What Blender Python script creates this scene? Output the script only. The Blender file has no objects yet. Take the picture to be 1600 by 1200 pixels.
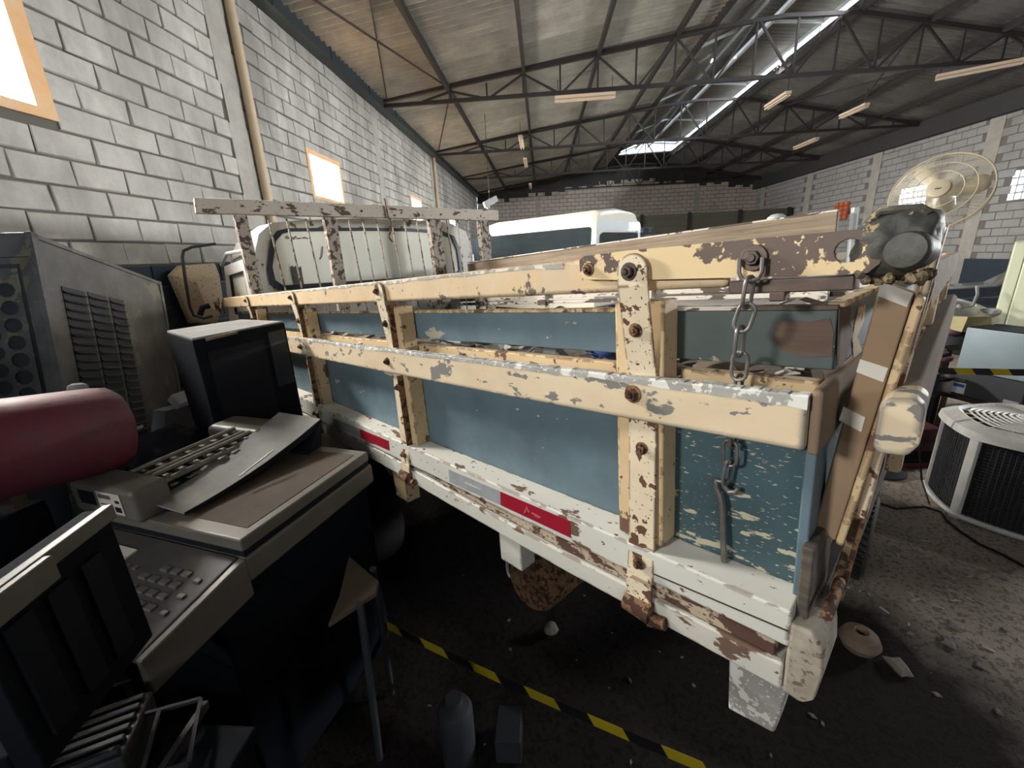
import bpy, bmesh, math, random
import numpy as np
from mathutils import Vector, Matrix
from mathutils.geometry import tessellate_polygon
random.seed(7)
S = bpy.context.scene
COL = S.collection
PI = math.pi
# ------------------------------------------------------------------ camera
F = 661.047; EYE = 1.9
RW = np.array([[0.068602, -0.996641, -0.044729], [-0.293502, 0.022688, -0.955689], [0.953494, 0.078691, -0.290959]])
cd = bpy.data.cameras.new('camera'); cam = bpy.data.objects.new('camera', cd); COL.objects.link(cam)
cd.sensor_width = 36; cd.lens = 36 * F / 1600; cd.clip_start = .02; cd.clip_end = 200
r_, u_, b_ = RW[0], -RW[1], -RW[2]
cam.matrix_world = Matrix(((r_[0], u_[0], b_[0], 0), (r_[1], u_[1], b_[1], 0), (r_[2], u_[2], b_[2], EYE), (0, 0, 0, 1)))
S.camera = cam
# ------------------------------------------------------------------ light
S.view_settings.view_transform = 'Standard'; S.view_settings.look = 'None'
S.view_settings.gamma = 1; S.view_settings.use_curve_mapping = False
S.view_settings.exposure = 1.1
w = bpy.data.worlds.new('sky'); S.world = w; w.use_nodes = True
bg = w.node_tree.nodes['Background']; bg.inputs[0].default_value = (.72, .86, 1, 1); bg.inputs[1].default_value = 2.2
def area(name, loc, to, sx, sy, power, col=(1, .97, .92), spread=180):
    l = bpy.data.lights.new(name, 'AREA'); l.shape = 'RECTANGLE'; l.size = sx; l.size_y = sy; l.energy = power; l.color = col; l.spread = math.radians(spread)
    o = bpy.data.objects.new(name, l); COL.objects.link(o); o.location = loc
    o.rotation_euler = (Vector(to) - Vector(loc)).to_track_quat('-Z', 'Y').to_euler(); return o
WY, RY = 3.64, -11.72          # left and right walls
BX, FX = -6.5, 26.0            # wall behind the camera, far wall
WIN = [(2.3, 3.38, 3.05, 3.86), (7.15, 8.25, 2.95, 3.62), (12.6, 13.65, 2.98, 3.62), (17.7, 18.8, 2.95, 3.5), (-2.6, -1.5, 2.95, 3.65)]
for i, (x0, x1, z0, z1) in enumerate(WIN):
    area('window_daylight', ((x0 + x1) / 2, WY + .55, (z0 + z1) / 2 + .1), ((x0 + x1) / 2, WY - 2, (z0 + z1) / 2 - .5), x1 - x0, z1 - z0, (420, 700, 520, 380, 170)[i], (1, .975, .93))
BWIN = (-1.5, 1.5, 2.6, 3.8)   # tall glazing in the wall behind the camera (Y0, Y1, z0, z1)
area('rear_glazing_daylight', (BX - .4, (BWIN[0] + BWIN[1]) / 2, 3.3), (0, -.3, 2.2), 2.8, 1.1, 45, (.97, .98, 1))
RSIDE = [(8.4, 10.8, 2.7, 3.8), (4.6, 7.0, 2.7, 3.8)]   # unseen high windows, added in the right wall to light the left one
for a, b, c, d in RSIDE: area('right_fill_daylight', ((a + b) / 2, RY - .5, (c + d) / 2), ((a + b) / 2 - 1.5, 3.6, 1.9), b - a, d - c, 320, (.98, .99, 1), 120)
area('roof_monitor_daylight', (15, -6.9, 6.75), (15, -4.5, 6.0), 16, .35, 1000, (.9, .96, 1))
area('ridge_strip_daylight', (13.5, -4.88, 6.60), (13.5, -4.88, 0), .10, 18, 800, (.95, .98, 1), 110)
# ------------------------------------------------------------------ pixel -> point helpers (real positions measured from the photograph)
T = np.array([[-0.667669, 0.742363, 0.055816], [-0.741655, -0.669783, 0.03658], [0.064541, -0.016973, 0.997771]])
TO = np.array([0.681908, -0.424393, EYE - 0.747213])
CL = T.T @ (np.array([0, 0, EYE]) - TO)
def ray(px, py): return RW.T @ np.array([(px - 800) / F, (py - 600) / F, 1.])
def onY(px, py, d): r = ray(px, py); return r * (d / r[1]) + [0, 0, EYE]
def onX(px, py, d): r = ray(px, py); return r * (d / r[0]) + [0, 0, EYE]
def onZ(px, py, z): r = ray(px, py); return r * ((z - EYE) / r[2]) + [0, 0, EYE]
def atD(px, py, D): return ray(px, py) * D + [0, 0, EYE]
def tl(px, py, ax, v):
    d = T.T @ ray(px, py); return CL + d * ((v - CL[ax]) / d[ax])
# ------------------------------------------------------------------ materials
MATS = {}
def _n(nt, t, **k):
    n = nt.nodes.new(t)
    for a, b in k.items(): setattr(n, a, b)
    return n
def mat(name, base, rough=.6, metal=0., chip=None, chip_amt=.0, chip_scale=6., dirt=None, dirt_amt=.3, dirt_scale=2.5, edge=None, edge_r=.010,
        edge_amt=.55, var=0., bump=.15, spec=.4, grain=None, coat=0., stretch=(1, 1, 1), trans=0., grad=None, wdirt=None):
    m = bpy.data.materials.new(name); m.use_nodes = True; nt = m.node_tree; L = nt.links.new
    p = nt.nodes['Principled BSDF']; p.inputs['Roughness'].default_value = rough; p.inputs['Metallic'].default_value = metal
    p.inputs['Specular IOR Level'].default_value = spec; p.inputs['Coat Weight'].default_value = coat
    tc = _n(nt, 'ShaderNodeTexCoord'); mp = _n(nt, 'ShaderNodeMapping'); mp.inputs['Scale'].default_value = stretch; L(tc.outputs['Object'], mp.inputs[0])
    oi = _n(nt, 'ShaderNodeObjectInfo'); ad = _n(nt, 'ShaderNodeVectorMath', operation='ADD'); L(mp.outputs[0], ad.inputs[0])
    if var:
        sc = _n(nt, 'ShaderNodeMath', operation='MULTIPLY'); L(oi.outputs['Random'], sc.inputs[0]); sc.inputs[1].default_value = 37.; L(sc.outputs[0], ad.inputs[1])
    vec = ad.outputs[0]
    def noise(scale, det=6, rg=.6, v=vec):
        n = _n(nt, 'ShaderNodeTexNoise'); n.inputs['Scale'].default_value = scale; n.inputs['Detail'].default_value = det; n.inputs['Roughness'].default_value = rg
        L(v, n.inputs['Vector']); return n.outputs['Fac']
    def ramp(src, a, b):
        r = _n(nt, 'ShaderNodeMapRange'); r.inputs[1].default_value = a; r.inputs[2].default_value = b; L(src, r.inputs[0]); return r.outputs[0]
    def mix(fac, a, b):
        x = _n(nt, 'ShaderNodeMix', data_type='RGBA')
        if isinstance(fac, float): x.inputs[0].default_value = fac
        else: L(fac, x.inputs[0])
        for s, i in ((a, 6), (b, 7)):
            if isinstance(s, tuple): x.inputs[i].default_value = (*s, 1)
            else: L(s, x.inputs[i])
        return x.outputs[2]
    def mul(a, k):
        x = _n(nt, 'ShaderNodeMath', operation='MULTIPLY'); L(a, x.inputs[0])
        if isinstance(k, float): x.inputs[1].default_value = k
        else: L(k, x.inputs[1])
        return x.outputs[0]
    def mx(a, b): x = _n(nt, 'ShaderNodeMath', operation='MAXIMUM'); L(a, x.inputs[0]); L(b, x.inputs[1]); return x.outputs[0]
    c = base
    if var:
        dk = tuple(v * (1 - var) for v in base); lt = tuple(min(1, v * (1 + var)) for v in base); c = mix(oi.outputs['Random'], dk, lt)
    if dirt: c = mix(mul(ramp(noise(dirt_scale, 8, .65), .35, .72), float(dirt_amt)), c, dirt)
    if grain:
        g = _n(nt, 'ShaderNodeMapping'); g.inputs['Scale'].default_value = grain[1]; L(tc.outputs['Object'], g.inputs[0])
        c = mix(mul(ramp(noise(1., 6, .7, g.outputs[0]), .4, .65), .75), c, grain[0])
    if wdirt:
        gp = _n(nt, 'ShaderNodeNewGeometry'); wm = _n(nt, 'ShaderNodeMapping'); wm.inputs['Scale'].default_value = wdirt[2]; L(gp.outputs['Position'], wm.inputs[0])
        c = mix(mul(ramp(noise(1., 8, .62, wm.outputs[0]), .40, .66), wdirt[1]), c, wdirt[0])
    mask = None
    if chip:
        from statistics import NormalDist as ND; t = .5 + .062 * ND().inv_cdf(1 - chip_amt)
        nv = noise(chip_scale, 9, .58)
        if grad:
            sx = _n(nt, 'ShaderNodeSeparateXYZ'); L(tc.outputs['Object'], sx.inputs[0])
            for ax, g, c0, lo, hi in grad:
                mr = _n(nt, 'ShaderNodeMapRange'); L(sx.outputs[ax], mr.inputs[0]); mr.inputs[1].default_value = c0 - .5; mr.inputs[2].default_value = c0 + .5; mr.inputs[3].default_value = -g * .5; mr.inputs[4].default_value = g * .5
                cl_ = _n(nt, 'ShaderNodeClamp'); L(mr.outputs[0], cl_.inputs[0]); cl_.inputs[1].default_value = lo; cl_.inputs[2].default_value = hi
                ad2 = _n(nt, 'ShaderNodeMath', operation='ADD'); L(nv, ad2.inputs[0]); L(cl_.outputs[0], ad2.inputs[1]); nv = ad2.outputs[0]
        mask = ramp(nv, t, t + .012)
        t2 = .5 + .075 * ND().inv_cdf(1 - chip_amt * .25); m2 = ramp(noise(chip_scale * 6, 3, .5), t2, t2 + .02); mask = mx(mask, m2)
    if edge:
        bv = _n(nt, 'ShaderNodeBevel', samples=4); bv.inputs['Radius'].default_value = edge_r
        ge = _n(nt, 'ShaderNodeNewGeometry'); dp = _n(nt, 'ShaderNodeVectorMath', operation='DOT_PRODUCT'); L(bv.outputs[0], dp.inputs[0]); L(ge.outputs['Normal'], dp.inputs[1])
        iv = _n(nt, 'ShaderNodeMath', operation='SUBTRACT'); iv.inputs[0].default_value = 1.; L(dp.outputs['Value'], iv.inputs[1])
        e = ramp(iv.outputs[0], .006, .03); en = ramp(noise(26, 6, .6), .66 - edge_amt * .26, .68 - edge_amt * .26); em = mul(e, en)
        if mask is None: mask = em; chip = edge
        else: mask = mx(mask, em)
    if mask is not None: c = mix(mask, c, chip)
    if isinstance(c, tuple): p.inputs['Base Color'].default_value = (*c, 1)
    else: L(c, p.inputs['Base Color'])
    if mask is not None:
        rr = _n(nt, 'ShaderNodeMapRange'); rr.inputs[3].default_value = rough; rr.inputs[4].default_value = .85; L(mask, rr.inputs[0]); L(rr.outputs[0], p.inputs['Roughness'])
    if bump:
        b = _n(nt, 'ShaderNodeBump'); b.inputs['Strength'].default_value = bump; b.inputs['Distance'].default_value = .004
        h = noise(45, 5, .6)
        if mask is not None:
            s = _n(nt, 'ShaderNodeMath', operation='SUBTRACT'); L(h, s.inputs[0]); L(mask, s.inputs[1]); h = s.outputs[0]
        L(h, b.inputs['Height']); L(b.outputs[0], p.inputs['Normal'])
    if trans: p.inputs['Transmission Weight'].default_value = trans
    MATS[name] = m; return m
def glass_mat(name, tint, alpha, rough=.15):
    m = bpy.data.materials.new(name); m.use_nodes = True; nt = m.node_tree; L = nt.links.new
    p = nt.nodes['Principled BSDF']; p.inputs['Base Color'].default_value = (*tint, 1); p.inputs['Roughness'].default_value = rough
    tr = _n(nt, 'ShaderNodeBsdfTransparent'); ms = _n(nt, 'ShaderNodeMixShader'); ms.inputs[0].default_value = alpha
    L(tr.outputs[0], ms.inputs[1]); L(p.outputs[0], ms.inputs[2]); L(ms.outputs[0], nt.nodes['Material Output'].inputs[0]); MATS[name] = m; return m
CREAM = (.73, .555, .33); RUST = (.12, .055, .03); DKB = (.075, .06, .05)
mat('cream_paint', CREAM, .5, chip=(.16, .12, .09), chip_amt=.035, chip_scale=11, dirt=(.52, .35, .19), dirt_amt=.65, dirt_scale=5, edge=(.16, .12, .09), edge_amt=.45, wdirt=((.60, .50, .38), .5, (14, 14, 14)))
mat('cream_post', (.70, .53, .31), .55, chip=(.16, .09, .05), chip_amt=.07, chip_scale=8, dirt=(.42, .26, .13), dirt_amt=.5, dirt_scale=4, edge=(.12, .06, .03), edge_amt=.6)
mat('mid_rail_paint', (.74, .62, .43), .5, chip=(.20, .19, .17), chip_amt=.13, chip_scale=7, dirt=(.54, .39, .23), dirt_amt=.6, dirt_scale=5, edge=(.26, .25, .23), edge_amt=.95, edge_r=.016, stretch=(.5, 1, 1))
mat('strap_paint', (.76, .66, .48), .5, chip=RUST, chip_amt=.09, chip_scale=19, dirt=(.5, .32, .16), dirt_amt=.35, dirt_scale=6, edge=(.13, .05, .02), edge_amt=.9, edge_r=.008)
mat('white_beam_paint', (.66, .66, .60), .55, chip=(.15, .09, .06), chip_amt=.045, chip_scale=12, dirt=(.42, .33, .22), dirt_amt=.4, edge=(.14, .07, .04), edge_amt=.6, stretch=(.45, 1, 1))
mat('rusty_strip_paint', (.55, .46, .34), .65, chip=(.10, .05, .035), chip_amt=.33, chip_scale=30, dirt=(.25, .14, .08), dirt_amt=.5, stretch=(.5, 1, 1))
mat('plate_peeling', (.095, .073, .060), .5, .15, chip=(.74, .58, .34), chip_amt=.30, chip_scale=13, dirt=(.16, .07, .035), dirt_amt=.5, dirt_scale=7, grad=[(0, -1.3, -.075, -.05, .12), (2, -2.2, .735, -.07, .05)])
mat('blue_board', (.105, .16, .19), .5, chip=(.46, .45, .34), chip_amt=.006, chip_scale=7, dirt=(.075, .105, .12), dirt_amt=.8, dirt_scale=9, bump=.15, wdirt=((.17, .25, .29), .6, (3, 3, 3)), stretch=(.35, 1, 1))
mat('blue_board_scuffed', (.06, .11, .13), .5, chip=(.50, .46, .33), chip_amt=.12, chip_scale=34, dirt=(.04, .07, .07), dirt_amt=.9, grad=[(2, -.9, .22, -.06, .02)], dirt_scale=5, bump=.15, stretch=(.3, 1, 1))
mat('grey_green_board', (.085, .11, .105), .55, chip=(.4, .38, .3), chip_amt=.006, chip_scale=12, dirt=(.05, .06, .055), dirt_amt=.7, dirt_scale=7, bump=.1)
mat('bare_wood_patch', (.13, .085, .06), .75, grain=((.09, .05, .03), (4, 30, 60)))
mat('dirty_corner', (.45, .40, .32), .8, chip=(.16, .12, .09), chip_amt=.12, chip_scale=14, dirt=(.20, .16, .12), dirt_amt=.9, dirt_scale=12)
mat('stake_brown', (.30, .205, .125), .85, dirt=(.20, .13, .08), dirt_amt=.6, dirt_scale=4)
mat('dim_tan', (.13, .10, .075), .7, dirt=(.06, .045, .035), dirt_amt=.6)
mat('brown_ply', (.24, .175, .12), .9, dirt=(.18, .12, .08), dirt_amt=.6)
mat('old_wood', (.27, .205, .14), .8, grain=((.12, .085, .06), (2, 40, 45)), dirt=(.5, .4, .28), dirt_amt=.4, bump=.4)
mat('dark_wood', (.06, .05, .045), .8, grain=((.16, .13, .09), (3, 30, 30)))
mat('rust', (.20, .10, .05), .7, .3, dirt=(.38, .24, .13), dirt_amt=.7, dirt_scale=30, chip=(.07, .035, .025), chip_amt=.35, chip_scale=40)
mat('dark_iron', (.075, .06, .055), .45, .55, dirt=(.16, .09, .055), dirt_amt=.5, dirt_scale=25)
mat('chain_steel', (.25, .24, .225), .42, .6, dirt=(.09, .05, .035), dirt_amt=.6, dirt_scale=30)
mat('flaky_wood', (.42, .41, .38), .8, chip=(.72, .71, .65), chip_amt=.3, chip_scale=18, dirt=(.2, .19, .17), dirt_amt=.5, dirt_scale=8, bump=.5)
mat('white_peel', (.68, .63, .55), .7, chip=(.12, .09, .07), chip_amt=.25, chip_scale=9, dirt=(.45, .36, .27), dirt_amt=.5, stretch=(.4, 1, 1))
mat('tape_red', (.33, .012, .03), .35, dirt=(.22, .02, .03), dirt_amt=.4, bump=.03)
mat('tape_grey', (.36, .38, .39), .5, dirt=(.22, .23, .24), dirt_amt=.6, dirt_scale=20, bump=.05)
mat('tape_mark', (.45, .10, .11), .5, bump=0)
mat('tape_cream', (.66, .63, .56), .6, dirt=(.5, .45, .36), dirt_amt=.4, bump=.05)
mat('rubber_rag', (.028, .030, .027), .55, dirt=(.20, .19, .15), dirt_amt=.5, dirt_scale=18, chip=(.35, .27, .14), chip_amt=.012, chip_scale=16, bump=.5)
mat('crust', (.22, .17, .09), .9, chip=(.08, .06, .04), chip_amt=.4, chip_scale=40, bump=.8)
mat('debris_dark', (.10, .085, .075), .9, dirt=(.25, .21, .17), dirt_amt=.6, dirt_scale=9, bump=.6)
mat('debris_paper', (.55, .53, .50), .8, var=.3, dirt=(.28, .24, .2), dirt_amt=.6, dirt_scale=12)
mat('debris_blue', (.04, .09, .33), .6)
mat('block', (.62, .60, .55), .92, var=.08, dirt=(.42, .405, .375), dirt_amt=.8, dirt_scale=5, bump=.9, wdirt=((.26, .25, .23), .8, (1.6, 1.6, .55)), spec=.15)
mat('block_far', (.68, .60, .53), .92, dirt=(.48, .41, .35), dirt_amt=.7, dirt_scale=1.2, bump=.3, spec=.15)
mat('block_right', (.42, .42, .41), .92, dirt=(.25, .25, .24), dirt_amt=.7, dirt_scale=1.0, bump=.3, spec=.15)
mat('mortar_far', (.22, .205, .185), .95, dirt=(.15, .13, .11), dirt_amt=.6, dirt_scale=1.2, bump=.2, spec=.1)
mat('mortar', (.15, .14, .125), .95, dirt=(.2, .18, .155), dirt_amt=.5, dirt_scale=6, bump=.3, spec=.1)
mat('render_column', (.50, .48, .43), .9, dirt=(.30, .28, .25), dirt_amt=.7, dirt_scale=3, bump=.5, spec=.15)
mat('dado_paint', (.03, .045, .065), .7, dirt=(.06, .07, .085), dirt_amt=.5, bump=.2)
mat('terracotta_reveal', (.90, .50, .22), .8, dirt=(.85, .72, .55), dirt_amt=.6, dirt_scale=5, bump=.3)
mat('pipe_cream', (.62, .50, .34), .5, dirt=(.48, .36, .22), dirt_amt=.5)
mat('eave_steel', (.045, .062, .072), .5, .2, dirt=(.05, .06, .065), dirt_amt=.5)
mat('truss_steel', (.035, .034, .036), .6, .2, dirt=(.06, .038, .028), dirt_amt=.6, dirt_scale=1.5)
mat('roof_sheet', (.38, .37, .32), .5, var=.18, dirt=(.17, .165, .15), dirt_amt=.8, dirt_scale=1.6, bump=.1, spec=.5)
mat('roof_sheet_shaded', (.17, .165, .15), .6, var=.18, dirt=(.08, .078, .072), dirt_amt=.8, dirt_scale=1.6, bump=.1, spec=.3)  # darker copy of the sheet: shade of the right slope put into its colour
mat('roof_dark', (.05, .05, .052), .8)
mat('monitor_sheet', (.13, .12, .10), .6, var=.1, dirt=(.06, .058, .05), dirt_amt=.6, dirt_scale=2)
mat('white_steel', (.45, .47, .47), .5)
mat('tube_fitting', (.62, .50, .38), .5)
mat('floor_earth', (.50, .42, .36), .95, dirt=(.30, .25, .215), dirt_amt=.8, dirt_scale=1.3, chip=(.26, .215, .18), chip_amt=.22, chip_scale=42, bump=.9, spec=.1)
def shade_floor():
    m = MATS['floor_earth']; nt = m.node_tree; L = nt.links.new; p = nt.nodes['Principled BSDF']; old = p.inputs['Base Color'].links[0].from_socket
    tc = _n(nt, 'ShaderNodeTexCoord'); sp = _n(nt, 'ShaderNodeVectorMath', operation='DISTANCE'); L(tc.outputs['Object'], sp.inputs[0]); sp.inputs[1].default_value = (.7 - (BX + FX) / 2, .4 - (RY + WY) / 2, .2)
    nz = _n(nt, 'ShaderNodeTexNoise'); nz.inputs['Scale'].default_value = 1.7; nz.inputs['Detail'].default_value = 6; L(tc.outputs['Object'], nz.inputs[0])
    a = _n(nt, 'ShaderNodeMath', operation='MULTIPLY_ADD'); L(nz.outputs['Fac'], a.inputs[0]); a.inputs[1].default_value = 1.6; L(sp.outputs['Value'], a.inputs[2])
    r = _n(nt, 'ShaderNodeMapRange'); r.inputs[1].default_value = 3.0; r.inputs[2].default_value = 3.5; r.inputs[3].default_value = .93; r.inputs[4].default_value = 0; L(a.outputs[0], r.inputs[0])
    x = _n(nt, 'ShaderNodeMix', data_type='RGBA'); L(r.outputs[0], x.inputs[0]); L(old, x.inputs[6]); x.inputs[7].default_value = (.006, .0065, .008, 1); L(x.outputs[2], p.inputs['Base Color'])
shade_floor()   # shade around the back of the truck, put into the floor colour
mat('stone', (.30, .27, .23), .9, dirt=(.16, .13, .11), dirt_amt=.6, dirt_scale=20)
mat('clay', (.24, .17, .12), .8, dirt=(.12, .09, .07), dirt_amt=.5, dirt_scale=15)
mat('black_plastic', (.005, .007, .012), .8, spec=.15, dirt=(.009, .011, .016), dirt_amt=.5)
mat('dusty_top', (.27, .27, .26), .9, dirt=(.17, .165, .155), dirt_amt=.6, dirt_scale=9, bump=.4)
mat('tyre', (.018, .018, .02), .75, dirt=(.05, .045, .04), dirt_amt=.5)
mat('tyre_dusty', (.06, .055, .05), .8, dirt=(.12, .10, .08), dirt_amt=.5)
mat('wheel_steel', (.10, .11, .12), .4, .5)
mat('copier_cream', (.17, .162, .14), .45, dirt=(.10, .088, .07), dirt_amt=.7, dirt_scale=5, bump=.05)
mat('copier_dust', (.095, .07, .052), .85, dirt=(.055, .042, .034), dirt_amt=.8, dirt_scale=7, bump=.2)
mat('copier_dark', (.010, .012, .018), .7, bump=.05, spec=.2)
mat('copier_panel', (.055, .052, .055), .6, dirt=(.09, .085, .08), dirt_amt=.6, dirt_scale=12)
mat('copier_key', (.12, .115, .12), .5, bump=0)
mat('roller_grey', (.20, .19, .17), .45, .2)
mat('red_tank', (.17, .028, .045), .5, dirt=(.12, .06, .07), dirt_amt=.8, dirt_scale=6, chip=(.12, .06, .06), chip_amt=.06, chip_scale=5)
mat('galv_dark', (.17, .175, .18), .4, .5, dirt=(.05, .05, .05), dirt_amt=.85, dirt_scale=3.5, chip=(.26, .25, .2), chip_amt=.05, chip_scale=5)
mat('louver_dark', (.035, .042, .055), .5, .3)
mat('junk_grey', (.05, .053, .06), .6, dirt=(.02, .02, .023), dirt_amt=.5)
mat('cab_paint', (.46, .46, .42), .45, chip=(.12, .08, .05), chip_amt=.04, chip_scale=10, dirt=(.32, .30, .26), dirt_amt=.5, dirt_scale=5, bump=.05)
mat('cab_white', (.66, .68, .68), .35, dirt=(.5, .5, .48), dirt_amt=.4, bump=.03)
mat('headboard_paint', (.52, .46, .38), .6, chip=(.10, .065, .045), chip_amt=.09, chip_scale=14, dirt=(.36, .29, .22), dirt_amt=.4, edge=(.1, .06, .04), edge_amt=.6, stretch=(1, .4, 1))
mat('headboard_post', (.36, .31, .25), .65, chip=(.08, .055, .045), chip_amt=.33, chip_scale=20)
mat('thin_bar', (.30, .27, .22), .5, .3, chip=(.10, .06, .04), chip_amt=.3, chip_scale=30)
mat('seal_black', (.02, .025, .035), .4)
mat('van_white', (.76, .73, .64), .3, dirt=(.62, .58, .48), dirt_amt=.4, dirt_scale=1.2, bump=0, coat=.3)
mat('van_grey', (.42, .46, .48), .3, dirt=(.34, .36, .37), dirt_amt=.4, bump=0, coat=.3)
mat('beige_plastic', (.62, .51, .36), .6, chip=(.12, .09, .06), chip_amt=.03, chip_scale=45, dirt=(.45, .36, .24), dirt_amt=.4)
mat('fan_cream', (.42, .36, .25), .4, bump=0)
mat('fan_wire', (.5, .45, .34), .4, .1, bump=0)
mat('fridge_cream', (.66, .70, .50), .35, dirt=(.6, .6, .42), dirt_amt=.3, bump=0)
mat('tower_silver', (.36, .44, .47), .35, .35, dirt=(.25, .31, .33), dirt_amt=.4, bump=0)
mat('sticker_white', (.7, .74, .76), .5, bump=0); mat('sticker_blue', (.03, .12, .42), .5, bump=0)
mat('cond_white', (.88, .87, .82), .45, dirt=(.42, .37, .29), dirt_amt=.5, dirt_scale=7, bump=.03)
mat('cond_mesh', (.045, .045, .047), .6, dirt=(.10, .09, .08), dirt_amt=.5, dirt_scale=9)
mat('car_dark', (.03, .035, .045), .25, .3, bump=0, coat=.5); mat('car_blue', (.10, .20, .30), .2, .2, bump=0)
mat('tape_yellow', (.62, .47, .02), .5, dirt=(.4, .28, .03), dirt_amt=.5, bump=.05); mat('tape_black', (.015, .015, .018), .45, bump=.05)
mat('steel_pot', (.42, .42, .41), .3, .6, dirt=(.22, .19, .16), dirt_amt=.6, dirt_scale=14)
mat('plastic_purple', (.28, .15, .2), .5); mat('cardboard', (.33, .29, .15), .8)
mat('container_green', (.10, .105, .085), .8, dirt=(.17, .165, .12), dirt_amt=.6, dirt_scale=.7)
mat('tank_blue', (.02, .025, .035), .5); mat('navy', (.01, .018, .05), .6)
mat('orange_block', (.75, .16, .06), .7); mat('cable', (.012, .012, .013), .6, bump=0)
glass_mat('window_glass', (.8, .9, .95), .10, .05)
glass_mat('dusty_glass', (.93, .96, .86), .90, .2)
glass_mat('van_glass', (.03, .04, .045), .90, .06)
# ------------------------------------------------------------------ mesh helpers
class MB:
    def __init__(s): s.v = []; s.f = []
    def add(s, vs, fs):
        k = len(s.v); s.v += [tuple(map(float, v)) for v in vs]; s.f += [tuple(i + k for i in f) for f in fs]; return s
    def hexa(s, p):   # p: 4 bottom pts then 4 top pts
        return s.add(p, [(0, 3, 2, 1), (4, 5, 6, 7), (0, 1, 5, 4), (1, 2, 6, 5), (2, 3, 7, 6), (3, 0, 4, 7)])
    def box(s, x0, x1, y0, y1, z0, z1):
        return s.hexa([(x0, y0, z0), (x1, y0, z0), (x1, y1, z0), (x0, y1, z0), (x0, y0, z1), (x1, y0, z1), (x1, y1, z1), (x0, y1, z1)])
    def fbox(s, o, a, b, c):   # origin corner and three edge vectors
        o, a, b, c = map(np.array, (o, a, b, c)); return s.hexa([o, o + a, o + a + b, o + b, o + c, o + a + c, o + a + b + c, o + b + c])
    def bar(s, p, q, wd, ht=None, up=(0, 0, 1)):
        p = np.array(p, float); q = np.array(q, float); d = q - p; d /= np.linalg.norm(d); ht = ht or wd
        sd = np.cross(d, up); n = np.linalg.norm(sd)
        sd = np.cross(d, (1, 0, 0)) if n < 1e-4 else sd; sd /= np.linalg.norm(sd); uu = np.cross(sd, d)
        return s.fbox(p - sd * wd / 2 - uu * ht / 2, q - p, sd * wd, uu * ht)
    def tube(s, pts, r, n=8, closed=False, caps=True):
        pts = [np.array(p, float) for p in pts]; m = len(pts); rs = r if isinstance(r, (list, tuple)) else [r] * m; vs = []; prev = None
        for i, p in enumerate(pts):
            a = pts[(i - 1) % m] if (closed or i > 0) else p; b = pts[(i + 1) % m] if (closed or i < m - 1) else p
            d = b - a; d /= np.linalg.norm(d)
            if prev is None: prev = np.cross(d, (0, 0, 1.)) if abs(d[2]) < .9 else np.cross(d, (1., 0, 0))
            x = prev - d * (prev @ d); x /= np.linalg.norm(x); y = np.cross(d, x); prev = x
            vs += [p + rs[i] * (math.cos(2 * PI * j / n) * x + math.sin(2 * PI * j / n) * y) for j in range(n)]
        fs = []
        for i in range(m if closed else m - 1):
            for j in range(n):
                a = i * n + j; b = i * n + (j + 1) % n; c = ((i + 1) % m) * n + (j + 1) % n; d = ((i + 1) % m) * n + j; fs.append((a, b, c, d))
        if caps and not closed: fs += [tuple(range(n))[::-1], tuple((m - 1) * n + j for j in range(n))]
        return s.add(vs, fs)
    def disc(s, c, ax, r, h, n=20):
        c = np.array(c, float); ax = np.array(ax, float); ax /= np.linalg.norm(ax); return s.tube([c, c + ax * h], r, n)
    def lathe(s, c, ax, prof, n=24):
        ax = np.array(ax, float); ax /= np.linalg.norm(ax); x = np.cross(ax, (0, 0, 1.)) if abs(ax[2]) < .9 else np.cross(ax, (1., 0, 0)); x /= np.linalg.norm(x); y = np.cross(ax, x); c = np.array(c, float)
        vs = []
        for r, h in prof: vs += [c + ax * h + r * (math.cos(2 * PI * j / n) * x + math.sin(2 * PI * j / n) * y) for j in range(n)]
        fs = [(i * n + j, i * n + (j + 1) % n, (i + 1) * n + (j + 1) % n, (i + 1) * n + j) for i in range(len(prof) - 1) for j in range(n)]
        fs += [tuple(range(n))[::-1], tuple((len(prof) - 1) * n + j for j in range(n))]
        return s.add(vs, fs)
    def poly(s, loops, fn, d):   # extruded flat shape: loops of 2-D points (outer, holes), fn(u, v, depth) -> point
        tri = tessellate_polygon([[Vector((a, b, 0)) for a, b in lp] for lp in loops]); flat = [p for lp in loops for p in lp]; n = len(flat)
        vs = [fn(a, b, 0) for a, b in flat] + [fn(a, b, d) for a, b in flat]
        fs = [tuple(t) for t in tri] + [tuple(i + n for i in t[::-1]) for t in tri]; k = 0
        for lp in loops:
            m = len(lp); fs += [(k + i, k + (i + 1) % m, k + (i + 1) % m + n, k + i + n) for i in range(m)]; k += m
        return s.add(vs, fs)
    def mesh(s, name, m, smooth=False, fix=True):
        me = bpy.data.meshes.new(name); me.from_pydata(s.v, [], s.f); me.materials.append(MATS[m] if isinstance(m, str) else m)
        if fix:
            b = bmesh.new(); b.from_mesh(me); bmesh.ops.recalc_face_normals(b, faces=b.faces); b.to_mesh(me); b.free()
        if smooth:
            me.polygons.foreach_set('use_smooth', [True] * len(me.polygons)); me.set_sharp_from_angle(angle=math.radians(40))
        return me
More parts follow.
